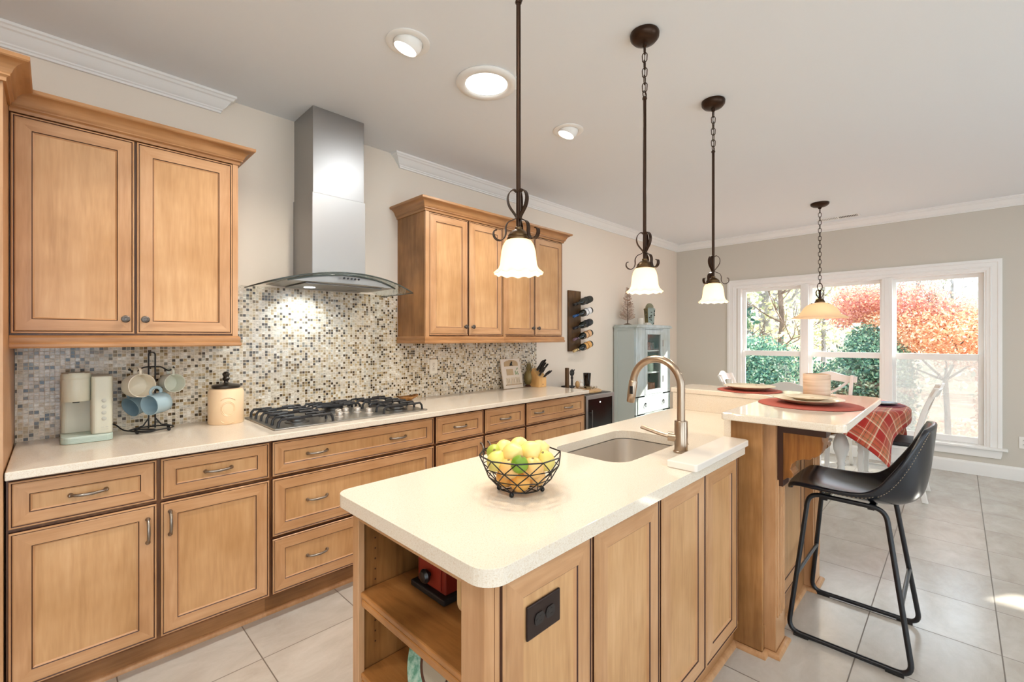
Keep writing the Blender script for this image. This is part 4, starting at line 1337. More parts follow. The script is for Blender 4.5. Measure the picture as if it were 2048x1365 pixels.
for z in (.615, .372, .135):
    MB().box(IX0 + .008, .984, IY0 + .03, IY1 - .027, z - .018, z).box(IX0 + .008, IX0 + .026, .794, IY1 - .037, z - .042, z - .018).build('shelf', SHELFW, ic, bevel=.004)
ho = MB()
for z in [.44 + .032 * i for i in range(13)]:
    for x in (.70, .92):
        ho.cyl((x, IY1 - .0262, z), (x, IY1 - .0268, z), .0028, 8)
ho.build('shelf_pin_holes', GLAZE, ic)
for i, (a, b) in enumerate(((.664, .990), (1.000, 1.366), (1.378, 1.733), (1.743, 2.080))):
    MB().panel((a, IY0 + .008, .122), UX, UZ, NY, b - a, .747, .020, .062, .010).build('framed_panel', WM, ic)
MB().box(.655, 2.150, IY0 + .006, IY0 + .0085, .118, .8755).build('face_frame', mat_frame, ic)
MB().box(IX0 + .03, 2.16, IY0 + .028, IY0 + .04, 0, .118).box(IX0 + .03, IX0 + .045, IY0 + .028, IY1 - .03, 0, .118).box(IX0 + .03, 2.86, IY1 - .045, IY1 - .03, 0, .118).build('toe_board', WOODBASE, ic)
MB().sweep(SHOE, [(IX0 + .03, IY1 - .03, 0), (IX0 + .03, IY0 + .028, 0), (2.160, IY0 + .028, 0)], side=-1 if False else 1).build('shoe_moulding', WOOD, ic, smooth=40)

outlet('electrical_outlet', 'dark bronze double outlet on the side of the island below the worktop', (.800, IY0 - .003, .738), UZ, UX, NY, (mat('bronze_plate', (50, 36, 32), .35, metal=.5), mat('dark_socket', (30, 24, 24), .35), BLACKP), w=.078, h=.118)

# sink
sk = thing('kitchen_sink', 'undermount stainless sink set into the island worktop', 'sink', ((SX0 + SX1) / 2, (SY0 + SY1) / 2, .70))
bw = MB()
rings = [(-.012, .8755, .085), (-.012, .872, .085), (.004, .872, .07), (.006, .74, .07), (.018, .708, .065), (.045, .700, .045)]
nb = None
for (ins, z, r) in rings:
    pts = rrect(SX0 + ins, SX1 - ins, SY0 + ins, SY1 - ins, r, 6)
    b0 = len(bw.v)
    bw.v += [(p[0], p[1], z) for p in pts]
    if nb is not None:
        n = len(pts)
        for i in range(n):
            j = (i + 1) % n
            bw.f.append([nb + i, nb + j, b0 + j, b0 + i]); bw.m.append(0)
    nb = b0
bw.f.append(list(range(nb, len(bw.v)))); bw.m.append(0)
bw.build('bowl', SINKM, sk, smooth=60, recalc=False, solid=.0015)
MB().lathe([(.055, .7005), (.055, .7035), (.045, .7035), (.042, .7015), (0, .7015)], ((SX0 + SX1) / 2, 1.08, 0), 28).build('drain', STEELD, sk, smooth=40)

# faucet
fx_, fy_ = 1.792, .802
fc = thing('kitchen_faucet', 'brushed nickel gooseneck pull down faucet beside the island sink', 'faucet', (fx_, fy_, .914))
MB().lathe([(.030, 0), (.030, .006), (.026, .009), (.0255, .125), (.024, .128)], (fx_, fy_, .914), 32).build('body', NICKEL, fc, smooth=40)
gp = [(fx_, fy_, 1.04), (fx_, fy_, 1.10), (fx_, fy_, 1.178)] + [(fx_, fy_ + .108 - .108 * math.cos(a), 1.178 + .112 * math.sin(a)) for a in [PI * i / 24 * .97 for i in range(1, 25)]]
MB().tube(gp, .0155, 20).build('gooseneck', NICKEL, fc, smooth=60)
e = Vector(gp[-1]); dd = (e - Vector(gp[-2])).normalized()
so = MB().lathe([(.0165, -.004), (.0185, 0), (.0185, .062), (.0165, .092), (.015, .094), (0, .094)], e, 24, 0, dd).build('spray_head', NICKEL, fc, smooth=40)
MB().box(fx_ - .020, fx_ - .016, e.y - .008, e.y + .008, e.z - .055, e.z - .02).build('spray_button', BLACKP, so, bevel=.002)
MB().cyl((fx_, fy_, .972), (fx_ - .012, fy_ + .048, .974), .0195, 24).build('valve_hub', NICKEL, fc, smooth=40)
hs = Vector((fx_ - .012, fy_ + .046, .975))
MB().tube([hs, hs + Vector((.0, .045, .006)), hs + Vector((.0, .125, .022))], .007, 12, flat=(.010, .005)).build('lever', NICKEL, fc, smooth=60)
MB().cyl((fx_ + .14, fy_ + .055, .914), (fx_ + .14, fy_ + .055, .9175), .024, 24).build('deck_cover', NICKEL, fc, smooth=40)

mbk = MB().prism(rrect(1.552, 2.108, .640, .748, [.012, .02, .004, .004], 4), 'z', .9142, .940)
solo('marble_slab', mbk, MARBLE, 'long white marble slab lying along the island edge next to the faucet', 'slab', loc=(1.83, .70, .9142), bevel=.009, seg=3)

# ---------------------------------------------------------------- things inside the island shelf
gd = thing('coffee_grinder', 'old red wooden coffee grinder with a black knob, on the upper island shelf', 'coffee grinder', (.86, 1.12, .6155))
REDW = mat('worn_red_paint', (126, 34, 20), .45)
MB().box(.775, .945, 1.035, 1.205, .6155, .634).build('base', BLK, gd, bevel=.004)
MB().box(.792, .93, 1.050, 1.190, .634, .770).build('box', REDW, gd, bevel=.004)
f_ = MB().box(.787, .792, 1.068, 1.172, .642, .735).build('drawer', mat('worn_red_front', (140, 40, 24), .45), gd, bevel=.002)
MB().lathe([(.006, 0), (.006, .008), (.019, .012), (.021, .020), (.015, .028), (0, .030)], (.787, 1.120, .676), 20, 0, (-1, 0, 0)).build('knob', BLACKP, f_, smooth=40)
MB().box(.780, .940, 1.042, 1.198, .770, .782).lathe([(.045, .782), (.05, .80), (.02, .825), (.008, .83)], (.86, 1.12, 0), 20).build('top', BLK, gd, smooth=40)
pdl = MB().prism(rrect(.656, .722, .735, .868, [.032, .032, .004, .004], 8), 'y', .812, .828)
solo('hanging_paddle', pdl, BOARDW, 'pale rounded wooden paddle hanging inside the island shelf beside the corner post', 'paddle', loc=(.69, .82, .735), bevel=.003)
# green plate leaning on the lower shelf
pc_ = Vector((.712, 1.022, .372)); pax = Vector((-.94, .06, .34)).normalized()
pl = thing('decorative_plate', 'teal speckled decorative plate with a brown ring, leaning on the lower island shelf', 'plate', pc_)
ctr = pc_ + Vector((0.02, 0, .112))
TEAL = newmat('teal_speckle')
nt = TEAL[1]
rr_ = ramp(nt, [(.38, (96, 150, 128)), (.5, (150, 190, 172)), (.62, (188, 210, 196))])
nt.links.new(noise(nt, coords(nt), 40, 4, .6).outputs[0], rr_.inputs[0])
nt.links.new(rr_.outputs[0], TEAL[2].inputs['Base Color'])
setp(TEAL[2], rough=.2)
MB().lathe([(0, -.010), (.06, -.010), (.112, .006), (.114, .009), (.110, .011), (.066, -.003)], ctr, 48, 0, pax, caps=False).build('rim', TEAL[0], pl, smooth=50)
MB().lathe([(.068, -.0032), (.066, -.001), (.060, -.002), (.058, -.004)], ctr, 48, 0, pax, caps=False).build('brown_ring', mat('brown_ring', (86, 46, 26), .3), pl, smooth=50)
MB().lathe([(.060, -.0042), (0, -.0042)], ctr, 48, 0, pax, caps=False).build('centre', mat('plate_grey', (178, 168, 150), .25), pl, smooth=50)

# ---------------------------------------------------------------- fruit bowl
BC = Vector((.998, .948, .914))
fb = thing('wire_fruit_bowl', 'geometric black wire fruit bowl full of citrus on the island', 'fruit bowl', BC)
def ringp(r, z, n, off):
    return [BC + Vector((r * math.cos(2 * PI * (i + off) / n + .35), r * math.sin(2 * PI * (i + off) / n + .35), z)) for i in range(n)]
NR = 10
R0 = ringp(.066, .014, NR, 0)
R1 = ringp(.098, .048, NR, .5)
R2 = ringp(.116, .080, NR, 0)
R3 = ringp(.126, .114, NR, .5)
wr_ = MB()
def seg_(a, b, r=.0017):
    wr_.tube([a, b], r, 6)
for R_, rr in ((R0, .0022), (R1, .0016), (R2, .0016), (R3, .0024)):
    for i in range(NR):
        seg_(R_[i], R_[(i + 1) % NR], rr)
for (A, B, o) in ((R0, R1, 0), (R1, R2, 1), (R2, R3, 0)):
    for i in range(NR):
        if o == 0:
            seg_(A[i], B[i]); seg_(A[i], B[(i - 1) % NR])
        else:
            seg_(A[i], B[i]); seg_(A[i], B[(i + 1) % NR])
for i in range(5):
    seg_(R0[i], R0[i + 5])
wr_.build('wire_frame', BLACKM, fb, smooth=60)
for k in (0, 3, 5, 8):
    p = BC + Vector((.066 * math.cos(2 * PI * k / NR + .35), .066 * math.sin(2 * PI * k / NR + .35), .0075))
    MB().sphere(tuple(p), .0075, 12, 0, k=8).build('foot', BLACKM, fb, smooth=60)
def citrus_mat(name, c0, c1):
    m, nt, b = newmat(name)
    r = ramp(nt, [(.35, c0), (.65, c1)])
    nt.links.new(noise(nt, coords(nt), 9, 2).outputs[0], r.inputs[0])
    nt.links.new(r.outputs[0], b.inputs['Base Color'])
    setp(b, rough=.38)
    bump(nt, b, noise(nt, coords(nt), 420, 1).outputs[0], .25, .0006)
    return m
LEM = citrus_mat('lemon_peel', (240, 206, 116), (246, 220, 146))
LEMG = citrus_mat('green_lemon_peel', (214, 204, 104), (230, 214, 122))
LIM = citrus_mat('lime_peel', (98, 140, 30), (132, 166, 48))
LIMY = citrus_mat('yellow_lime_peel', (156, 176, 62), (186, 194, 84))
ORA = citrus_mat('orange_peel', (240, 168, 70), (246, 186, 96))
APR = citrus_mat('pale_orange_peel', (240, 180, 100), (244, 196, 124))
CAL = mat('dry_calyx', (130, 110, 60), .7)
def fruit(kind, label, dx, dy, z, r, mt_, ax, long=1.0):
    p = BC + Vector((dx, dy, z))
    t = thing(kind, label, kind, p, group='citrus in the wire bowl')
    a = Vector(ax).normalized()
    L = r * long
    if long > 1.05:
        prof = [(0, -L), (r * .22, -L * .97), (r * .34, -L * .88), (r * .66, -L * .68), (r * .92, -L * .34), (r, 0), (r * .93, L * .34), (r * .68, L * .66), (r * .34, L * .86), (r * .2, L * .98), (r * .1, L * 1.05), (0, L * 1.06)]
    else:
        prof = [(r * math.sin(PI * i / 12), -L * math.cos(PI * i / 12)) for i in range(13)]
    MB().lathe(prof, p, 24, 0, a, caps=False).build('peel', mt_, t, smooth=80)
    MB().lathe([(.004, -L * 1.005), (.0045, -L * .97)], p, 10, 0, a).build('stem_end', CAL, t, smooth=60)
    return t
def bxy(R_, f):   # offsets in the bowl: R_ to the picture's right, f away from the camera
    return (R_ * .7023 + f * .7118, -R_ * .7118 + f * .7023)
FR = [('orange', 'lowest round orange at the front of the wire bowl', (-.002, -.035), .043, .031, ORA, (0, .3, -1), 1.0),
      ('orange', 'round orange at the lower right of the wire bowl', (.046, .006), .045, .031, APR, (.4, .3, -1), 1.0),
      ('orange', 'round orange at the lower left of the wire bowl', (-.044, .004), .045, .031, ORA, (-.4, .3, -1), 1.0),
      ('orange', 'round orange hidden low at the back of the wire bowl', (0, .042), .045, .031, APR, (0, .5, -1), 1.0),
      ('orange', 'large pale orange in the second layer, right of the lime', (.035, -.042), .085, .033, APR, (.2, .2, -1), 1.0),
      ('orange', 'pale orange in the second layer, left of the lime', (-.034, -.045), .084, .031, APR, (.3, .2, -1), 1.0),
      ('lime', 'bright green lime at the front centre of the fruit pile', (-.004, -.070), .104, .026, LIM, (.1, .5, -1), 1.12),
      ('lemon', 'greenish yellow lemon at the right rim of the wire bowl', (.074, -.012), .098, .030, LEMG, (.6, .2, -1), 1.2),
      ('lemon', 'greenish yellow lemon at the left front rim, below the upper lime', (-.072, -.026), .101, .030, LEMG, (-.5, .4, -1), 1.15),
      ('lime', 'yellow green lime at the upper left edge of the fruit pile', (-.080, .022), .116, .025, LIMY, (.6, .6, -.4), 1.15),
      ('lemon', 'lemon with its stem end showing, just behind the front lime', (-.024, -.022), .124, .031, LEM, (.0, -.9, .45), 1.22),
      ('lemon', 'large lemon right of the centre on top of the fruit pile', (.030, -.006), .123, .033, LEM, (.25, -.7, .6), 1.2),
      ('lemon', 'pale lemon at the back centre of the fruit pile', (-.004, .044), .128, .030, LEM, (1, .2, .1), 1.25),
      ('lemon', 'lemon at the back right of the fruit pile', (.058, .046), .118, .030, LEM, (.9, -.4, .2), 1.2),
      ('lemon', 'lemon at the back left of the fruit pile', (-.050, .036), .122, .029, LEM, (.8, .5, .3), 1.22)]
for (kd, lb, (a, b), z, r, mt_, ax, lg) in FR:
    dx, dy = bxy(a, b)
    fruit(kd, lb, dx, dy, z - .004, r, mt_, ax, lg)

# ================================================================ raised bar
BT = 1.052
BX0, BX1, BY0 = 2.060, 3.190, .296
bar_o = [(BX0, BY0 + .03), (BX0 + .008, BY0 + .009), (BX0 + .03, BY0), (BX1 - .05, BY0), (BX1 - .015, BY0 + .014), (BX1, BY0 + .05), (BX1, 1.352), (2.862, 1.352), (2.862, .744), (BX0 + .008, .744), (BX0, .736)]
solo('raised_bar_worktop', MB().prism(bar_o, 'z', BT - .031, BT), QUARTZ, 'raised L shaped quartz breakfast bar top holding two plates and a candle', 'countertop', loc=(2.7, .6, BT - .031), bevel=.007, seg=3)
bc = thing('breakfast_bar', 'raised maple breakfast bar wall with fluted pilasters and brackets, behind the stool', 'breakfast bar', (2.65, .65, 0))
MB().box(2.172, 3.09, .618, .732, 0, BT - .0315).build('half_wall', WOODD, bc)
MB().box(2.888, 3.00, .732, 1.335, 0, BT - .0315).build('half_wall', WOODD, bc)
MB().box(2.150, 2.172, .603, .732, .02, BT - .0315).build('end_panel', wood('end_panel_maple', (198, 148, 96), (174, 124, 74), (134, 90, 50), blotch=.5), bc, bevel=.002)
MB().box(2.172, 2.870, .732, .762, .9145, BT - .0315).box(2.866, 2.888, .732, 1.338, .9145, BT - .0315).build('stone_riser', QUARTZ, bc)
MB().box(2.152, 2.172, .732, .762, .9145, BT - .0315).build('riser_end', QUARTZ, bc)
for (xa, xb) in ((2.193, 2.335), (2.905, 3.062)):
    p_ = MB().box(xa, xb, .562, .618, .02, BT - .0315)
    w_ = xb - xa
    for i in range(5):
        xx = xa + w_ * (i + 1) / 6
        p_.tube([(xx, .560, .16), (xx, .560, .76)], .0048, 6)
    pz_ = p_.build('pilaster', WOOD, bc)
    MB().box(xa - .004, xb + .004, .558, .62, .0, .02).build('plinth', WOODBASE, pz_)
    xc = (xa + xb) / 2 - .03
    z1 = BT - .033
    prof = [(.561, z1), (.388, z1), (.388, z1 - .030), (.404, z1 - .036), (.398, z1 - .050), (.393, z1 - .075), (.397, z1 - .105), (.410, z1 - .130), (.428, z1 - .142), (.432, z1 - .138), (.440, z1 - .152), (.464, z1 - .154), (.490, z1 - .164), (.507, z1 - .182), (.513, z1 - .205),
            (.506, z1 - .212), (.500, z1 - .224), (.503, z1 - .236), (.512, z1 - .244), (.524, z1 - .244), (.530, z1 - .250), (.545, z1 - .262), (.561, z1 - .262)]
    CORBW = wood('corbel_maple', (186, 128, 66), (150, 94, 42), (96, 54, 24), blotch=1.0)
    c_ = MB().prism(prof, 'x', xc - .012, xc + .075).build('corbel', CORBW, bc, bevel=.003)
    MB().box(xc - .016, xc + .079, .384, .561, z1 - .050, z1 - .0005).box(xc - .016, xc + .079, .540, .561, z1 - .285, z1 - .050).build('backing_plate', mat('corbel_dark_edge', (58, 28, 16), .4), c_)
MB().panel((2.335, .618, .12), UX, UZ, NY, .57, .88, .016, .07, .010).build('framed_panel', WM, bc)
MB().box(2.172, 3.09, .605, .618, 0, .12).build('toe_board', WOODBASE, bc)
MB().sweep(SHOE, [(2.150, .732, 0), (2.150, .603, 0), (2.189, .603, 0), (2.189, .558, 0), (2.339, .558, 0), (2.339, .605, 0), (2.901, .605, 0), (2.901, .558, 0), (3.066, .558, 0), (3.066, .603, 0)], side=1).build('shoe_moulding', WOOD, bc, smooth=40)

# on the bar
MATM = newmat('rust_woven_mat')
nt = MATM[1]
wv = N(nt, 'ShaderNodeTexWave', wave_type='RINGS', rings_direction='SPHERICAL')
wv.inputs['Scale'].default_value = 60
wv.inputs['Distortion'].default_value = 1.0
nt.links.new(coords(nt), wv.inputs[0])
rr_ = ramp(nt, [(0, (150, 62, 50)), (1, (190, 94, 76))])
nt.links.new(wv.outputs[0], rr_.inputs[0]); nt.links.new(rr_.outputs[0], MATM[2].inputs['Base Color'])
setp(MATM[2], rough=.75)
bump(nt, MATM[2], wv.outputs[0], .3, .001)
PLATE = newmat('cream_plate')
nt = PLATE[1]
rr_ = ramp(nt, [(.0, (232, 218, 192)), (.70, (232, 218, 192)), (.75, (186, 162, 134)), (.80, (206, 180, 150))])
nt.links.new(noise(nt, coords(nt), 26, 2, .4).outputs[0], rr_.inputs[0]); nt.links.new(rr_.outputs[0], PLATE[2].inputs['Base Color'])
setp(PLATE[2], rough=.22)
TAUPE = mat('taupe_plate_underside', (178, 158, 130), .35)
def placemat(x, y, r, label):
    return solo('woven_placemat', MB().lathe([(0, 0), (r - .004, 0), (r, .002), (r - .004, .004), (0, .004)], (x, y, BT + .0002), 64, caps=False), MATM[0], label, 'placemat', loc=(x, y, BT + .0002), smooth=40, group='placemats on the bar')
def plate(x, y, z, r, label, h=.026):
    t = thing('dinner_plate', label, 'plate', (x, y, z), group='plates on the bar')
    MB().lathe([(0, .001), (r * .5, 0), (r * .56, .002), (r * .72, h * .45), (r * .995, h * .94), (r, h)], (x, y, z), 56, caps=False).build('underside', TAUPE, t, smooth=60)
    MB().lathe([(r, h), (r * .985, h + .001), (r * .70, h * .55), (r * .56, .008), (0, .007)], (x, y, z), 56, caps=False).build('face', PLATE[0], t, smooth=60)
    return t
placemat(2.60, .522, .218, 'round rust red woven placemat at the front end of the bar')
plate(2.615, .528, BT + .0045, .150, 'large cream dinner plate on the front placemat')
plate(2.615, .528, BT + .020, .098, 'smaller cream plate stacked on the large front plate', .018)
placemat(3.035, .925, .180, 'round rust red woven placemat further back on the bar')
plate(3.035, .925, BT + .0045, .145, 'cream plate on the further placemat, nearest the hutch')
cd = thing('candle_holder', 'striped beige pillar candle holder standing on a wooden saucer on the bar', 'candle holder', (2.90, .545, BT))
MB().lathe([(.070, .0005), (.088, .008), (.090, .014), (.084, .016), (.06, .012), (0, .012)], (2.90, .545, BT), 40, caps=False).build('saucer', BOARDW, cd, smooth=50)
CANDM = newmat('striped_alabaster')
nt = CANDM[1]
wv = N(nt, 'ShaderNodeTexNoise')
wv.inputs['Scale'].default_value = 1.0
mp_ = coords(nt, (4, 4, 60))
nt.links.new(mp_, wv.inputs['Vector'])
rr_ = ramp(nt, [(.3, (184, 150, 122)), (.5, (212, 182, 156)), (.7, (224, 200, 176))])
nt.links.new(wv.outputs[0], rr_.inputs[0]); nt.links.new(rr_.outputs[0], CANDM[2].inputs['Base Color'])
setp(CANDM[2], rough=.45, sub=.1)
MB().lathe([(.055, .0125), (.062, .016), (.063, .128), (.060, .132), (.055, .132), (.053, .122), (0, .120)], (2.90, .545, BT), 44, caps=False).build('cylinder', CANDM[0], cd, smooth=40)

# ================================================================ bar stool
st_ = thing('bar_stool', 'black leather bucket bar stool on a thin black sled frame, in front of the bar', 'bar stool', (2.66, .350, 0))
def spline(pts, t):
    n = len(pts) - 1
    f = t * n
    i = min(int(f), n - 1)
    f -= i
    def P(j):
        return Vector(pts[max(0, min(n, j))])
    p0, p1, p2, p3 = P(i - 1), P(i), P(i + 1), P(i + 2)
    return 0.5 * ((2 * p1) + (p2 - p0) * f + (2 * p0 - 5 * p1 + 4 * p2 - p3) * f * f + (3 * p1 - p0 - 3 * p2 + p3) * f ** 3)
MIDL = [(.238, .652), (.230, .678), (.192, .684), (.10, .668), (.0, .654), (-.10, .647), (-.175, .655), (-.230, .696), (-.252, .775), (-.263, .860), (-.271, .940), (-.278, 1.012)]
EDGL = [(.222, .660), (.214, .684), (.180, .692), (.10, .692), (.02, .694), (-.055, .706), (-.105, .742), (-.142, .796), (-.180, .856), (-.212, .915), (-.240, .972), (-.258, 1.000)]
def shell(u, v):
    c, e_ = spline(MIDL, v), spline(EDGL, v)
    s = 2 * u - 1
    k = abs(s) ** 2.3
    wd = .198 + .014 * math.sin(PI * min(v * 1.25, 1)) - .050 * max(0, (v - .72) / .28) ** 1.6 - .022 * max(0, (.12 - v) / .12) ** 2
    p = c * (1 - k) + e_ * k
    return (2.66 + s * wd, .350 + p[0], p[1])
shell_mb = MB().grid(shell, 24, 44)
sh = shell_mb.build('seat_shell', LEATHER, st_, smooth=180, solid=.020, sub=1)
for s_ in (.045, .955):
    stt = MB()
    for k in range(54):
        v0, v1 = .06 + k * .0172, .06 + k * .0172 + .008
        a, b = Vector(shell(s_, v0)), Vector(shell(s_, v1))
        cx = Vector((2.66, a.y, a.z))
        off = Vector(((-1 if s_ < .5 else 1) * .009, -.009 if v0 > .5 else 0, -.008))
        stt.tube([a + off, b + off], .0011, 4)
    stt.build('stitch_line', STITCH, sh)
def sled(sx):
    top_f, top_r = Vector((2.66 + sx * .165, .350 + .150, .650)), Vector((2.66 + sx * .165, .350 - .130, .645))
    bf, br = Vector((2.66 + sx * .238, .350 + .218, .013)), Vector((2.66 + sx * .238, .350 - .222, .013))
    def corner(a, p, b, r, n=7):
        d0, d1 = (a - p).normalized(), (b - p).normalized()
        A, B = p + d0 * r, p + d1 * r
        return [(A * (1 - t) ** 2 + p * 2 * t * (1 - t) + B * t * t) for t in [i / n for i in range(n + 1)]]
    loop = corner(top_r, top_f, bf, .05) + corner(top_f, bf, br, .055) + corner(bf, br, top_r, .055) + corner(br, top_r, top_f, .05)
    return loop
for sx in (-1, 1):
    lp = sled(sx)
    f_ = MB().tube(lp, .0105, 10, 0, True).build('sled_leg', FRAMEB, st_, smooth=60)
    for yy in (.350 + .165, .350 - .165):
        MB().box(2.66 + sx * .238 - .0125, 2.66 + sx * .238 + .0125, yy - .030, yy + .030, .0005, .014).build('floor_glide', BLACKP, f_, bevel=.002)
for (yy, z) in ((.350 + .188, .275), (.350 - .184, .275)):
    fr__ = (z - .013) / .626
    xx = .238 - (.238 - .165) * fr__
    MB().tube([(2.66 - xx, yy, z), (2.66 + xx, yy, z)], .0085, 10).build('footrest', mat('gunmetal', (90, 94, 100), .3, metal=.7), st_, smooth=60)
for yy in (.44, .27):
    MB().box(2.66 - .165, 2.66 + .165, yy - .012, yy + .012, .630, .642).build('seat_bracket', FRAMEB, st_)

# ================================================================ ceiling fixtures
def chain_mb(mb, x, y, z0, z1, L=.040, w=.011, r=.0022, yaw=0.0):
    n = max(1, round((z0 - z1) / (L * .78)))
    p = (z0 - z1) / n
    for i in range(n):
        zc = z0 - p * (i + .5)
        h = p * .5 + .004
        a = yaw + (PI / 2 if i % 2 else 0)
        ux, uy = math.cos(a), math.sin(a)
        pts = []
        for k in range(14):
            t = 2 * PI * k / 14
            dx, dz = w * math.cos(t), (h - w) * (1 if math.sin(t) >= 0 else -1) + w * math.sin(t)
            pts.append((x + ux * dx, y + uy * dx, zc + dz))
        mb.tube(pts, r, 6, 0, True)
    return mb
SCROLL = [(.006, .262), (.016, .268), (.030, .258), (.036, .238), (.030, .214), (.012, .190), (.007, .180), (.018, .172), (.034, .164), (.042, .148), (.042, .128), (.048, .112), (.060, .104), (.074, .108), (.082, .120), (.080, .134), (.072, .136)]
def scroll(mb, x, y, z, a, sc=1.0):
    pts = [(x + sc * r * math.cos(a), y + sc * r * math.sin(a), z + sc * h) for (r, h) in SCROLL]
    ca, sa = math.cos(a), math.sin(a)
    P = catmull(pts, 4)
    wd = .0075 * sc
    sd = Vector((-sa, ca, 0)) * wd
    vs, fs = [], []
    for i, p in enumerate(P):
        t = (P[min(i + 1, len(P) - 1)] - P[max(i - 1, 0)]).normalized()
        nn = t.cross(Vector((-sa, ca, 0))).normalized() * (.0014 * sc)
        vs += [p - sd - nn, p + sd - nn, p + sd + nn, p - sd + nn]
    for i in range(len(P) - 1):
        for k in range(4):
            fs.append((4 * i + k, 4 * i + (k + 1) % 4, 4 * i + 4 + (k + 1) % 4, 4 * i + 4 + k))
    fs += [(3, 2, 1, 0), tuple(range(len(vs) - 4, len(vs)))]
    mb.add(vs, fs)
def pendant(x, y, label, yaw):
    z = 1.583
    t = thing('pendant_lamp', label, 'pendant lamp', (x, y, ZC), group='bell shade pendants over the island')
    MB().lathe([(.062, -.0005), (.064, -.006), (.062, -.022), (.050, -.036), (.030, -.042), (.012, -.044), (.010, -.058), (.004, -.062), (0, -.062)], (x, y, ZC), 36).build('ceiling_canopy', BRONZE, t, smooth=40)
    c_ = chain_mb(MB(), x, y, ZC - .058, 2.485, yaw=yaw)
    c_.tube([(x + .016 * math.cos(a), y - .0 + .0, 2.470 + .016 * math.sin(a)) for a in [2 * PI * i / 18 for i in range(18)]], .0024, 6, 0, True)
    cordp = catmull([(x, y, ZC - .06), (x + .012, y + .006, 2.64), (x - .010, y - .006, 2.56), (x + .006, y, 2.49), (x, y, 2.455)], 8)
    c_.tube(cordp, .0018, 5)
    c_.build('chain', BRONZE, t, smooth=60)
    MB().lathe([(.0095, 2.448), (.011, 2.452), (.0095, 2.458), (.005, 2.462)], (x, y, 0), 16).cyl((x, y, 1.722), (x, y, 2.450), .0075, 14).build('stem', BRONZE, t, smooth=40)
    sm = MB()
    for k in range(3):
        scroll(sm, x, y, z, yaw + 2 * PI * k / 3)
    sm.build('scroll_arms', BRONZE, t, smooth=40)
    MB().lathe([(.008, 1.735), (.012, 1.732), (.011, 1.726), (.020, 1.722), (.030, 1.712), (.034, 1.706), (.033, 1.702), (.037, 1.698), (.037, 1.688), (.028, 1.684)], (x, y, 0), 28).build('shade_holder', BRONZEL, t, smooth=40)
    def wv_(r, h, tt):
        k = max(0, (1.612 - h) / .03)
        k = min(k, 1.0)
        return r * (1 + .028 * k * math.cos(12 * tt)), h + .0030 * k * math.cos(12 * tt)
    pr = [(.032, 1.694), (.042, 1.688), (.050, 1.674), (.0545, 1.655), (.057, 1.632), (.0595, 1.612), (.065, 1.598), (.074, 1.589), (.079, 1.5845), (.077, 1.5825), (.072, 1.586), (.063, 1.595), (.057, 1.612), (.0545, 1.632), (.052, 1.655), (.0475, 1.673), (.040, 1.685), (.030, 1.690)]
    MB().lathe(pr, (x, y, 0), 72, wave=wv_, caps=False).build('bell_shade', SHADEM, t, smooth=180)
    MB().sphere((x, y, 1.640), .022, 16, 0, (1, 1, 1.3), 10).build('bulb', BULBM, t, smooth=180)
    L = lamp('pendant_light', 'POINT', (x, y, 1.588), 8, WARM, shadow_soft_size=.035)
    return t
pendant(1.043, 1.0, 'nearest bell shade pendant lamp, hanging over the front half of the island', .55)
pendant(1.86, 1.0, 'middle bell shade pendant lamp, hanging above the sink and faucet', .20)
pendant(2.671, 1.005, 'farthest bell shade pendant lamp, hanging over the back end of the island', .75)

# dining pendant
DX, DY = 5.455, .998
dp = thing('dome_pendant_lamp', 'wide amber dome pendant lamp on a long chain above the dining table', 'pendant lamp', (DX, DY, ZC))
MB().lathe([(.078, -.0005), (.082, -.006), (.078, -.02), (.06, -.034), (.02, -.044), (.01, -.06), (0, -.06)], (DX, DY, ZC), 36).build('ceiling_canopy', BRONZE, dp, smooth=40)
chain_mb(MB(), DX, DY, ZC - .06, 1.930, L=.052, w=.013, r=.0027, yaw=.5).build('chain', BRONZE, dp, smooth=60)
MB().tube([(DX + .026 * math.cos(a) * .71, DY - .026 * math.cos(a) * .70, 1.897 + .036 * math.sin(a)) for a in [2 * PI * i / 20 for i in range(20)]], .004, 8, 0, True).cyl((DX, DY, 1.74), (DX, DY, 1.865), .011, 14).lathe([(.012, 1.865), (.018, 1.858), (.012, 1.85)], (DX, DY, 0), 14).build('stem', BRONZE, dp, smooth=50)
sm = MB()
for k in range(3):
    scroll(sm, DX, DY, 1.585, .25 + 2 * PI * k / 3, 1.05)
sm.build('scroll_arms', BRONZE, dp, smooth=40)
MB().lathe([(.012, 1.778), (.032, 1.770), (.040, 1.752), (.046, 1.748), (.046, 1.732), (.03, 1.730)], (DX, DY, 0), 28).build('shade_holder', BRONZEL, dp, smooth=40)
pr = [(.045, 1.735), (.075, 1.728), (.115, 1.706), (.145, 1.674), (.165, 1.638), (.185, 1.614), (.215, 1.597), (.238, 1.588), (.244, 1.580), (.238, 1.578), (.212, 1.590), (.180, 1.607), (.160, 1.633), (.140, 1.670), (.112, 1.700), (.073, 1.722), (.043, 1.729)]
MB().lathe(pr, (DX, DY, 0), 64, caps=False).build('dome_shade', AMBERM, dp, smooth=180)
MB().sphere((DX, DY, 1.66), .03, 16, 0, (1, 1, 1.3), 10).build('bulb', BULBM, dp, smooth=180)
lamp('dining_light', 'POINT', (DX, DY, 1.585), 3, WARM, shadow_soft_size=.05)

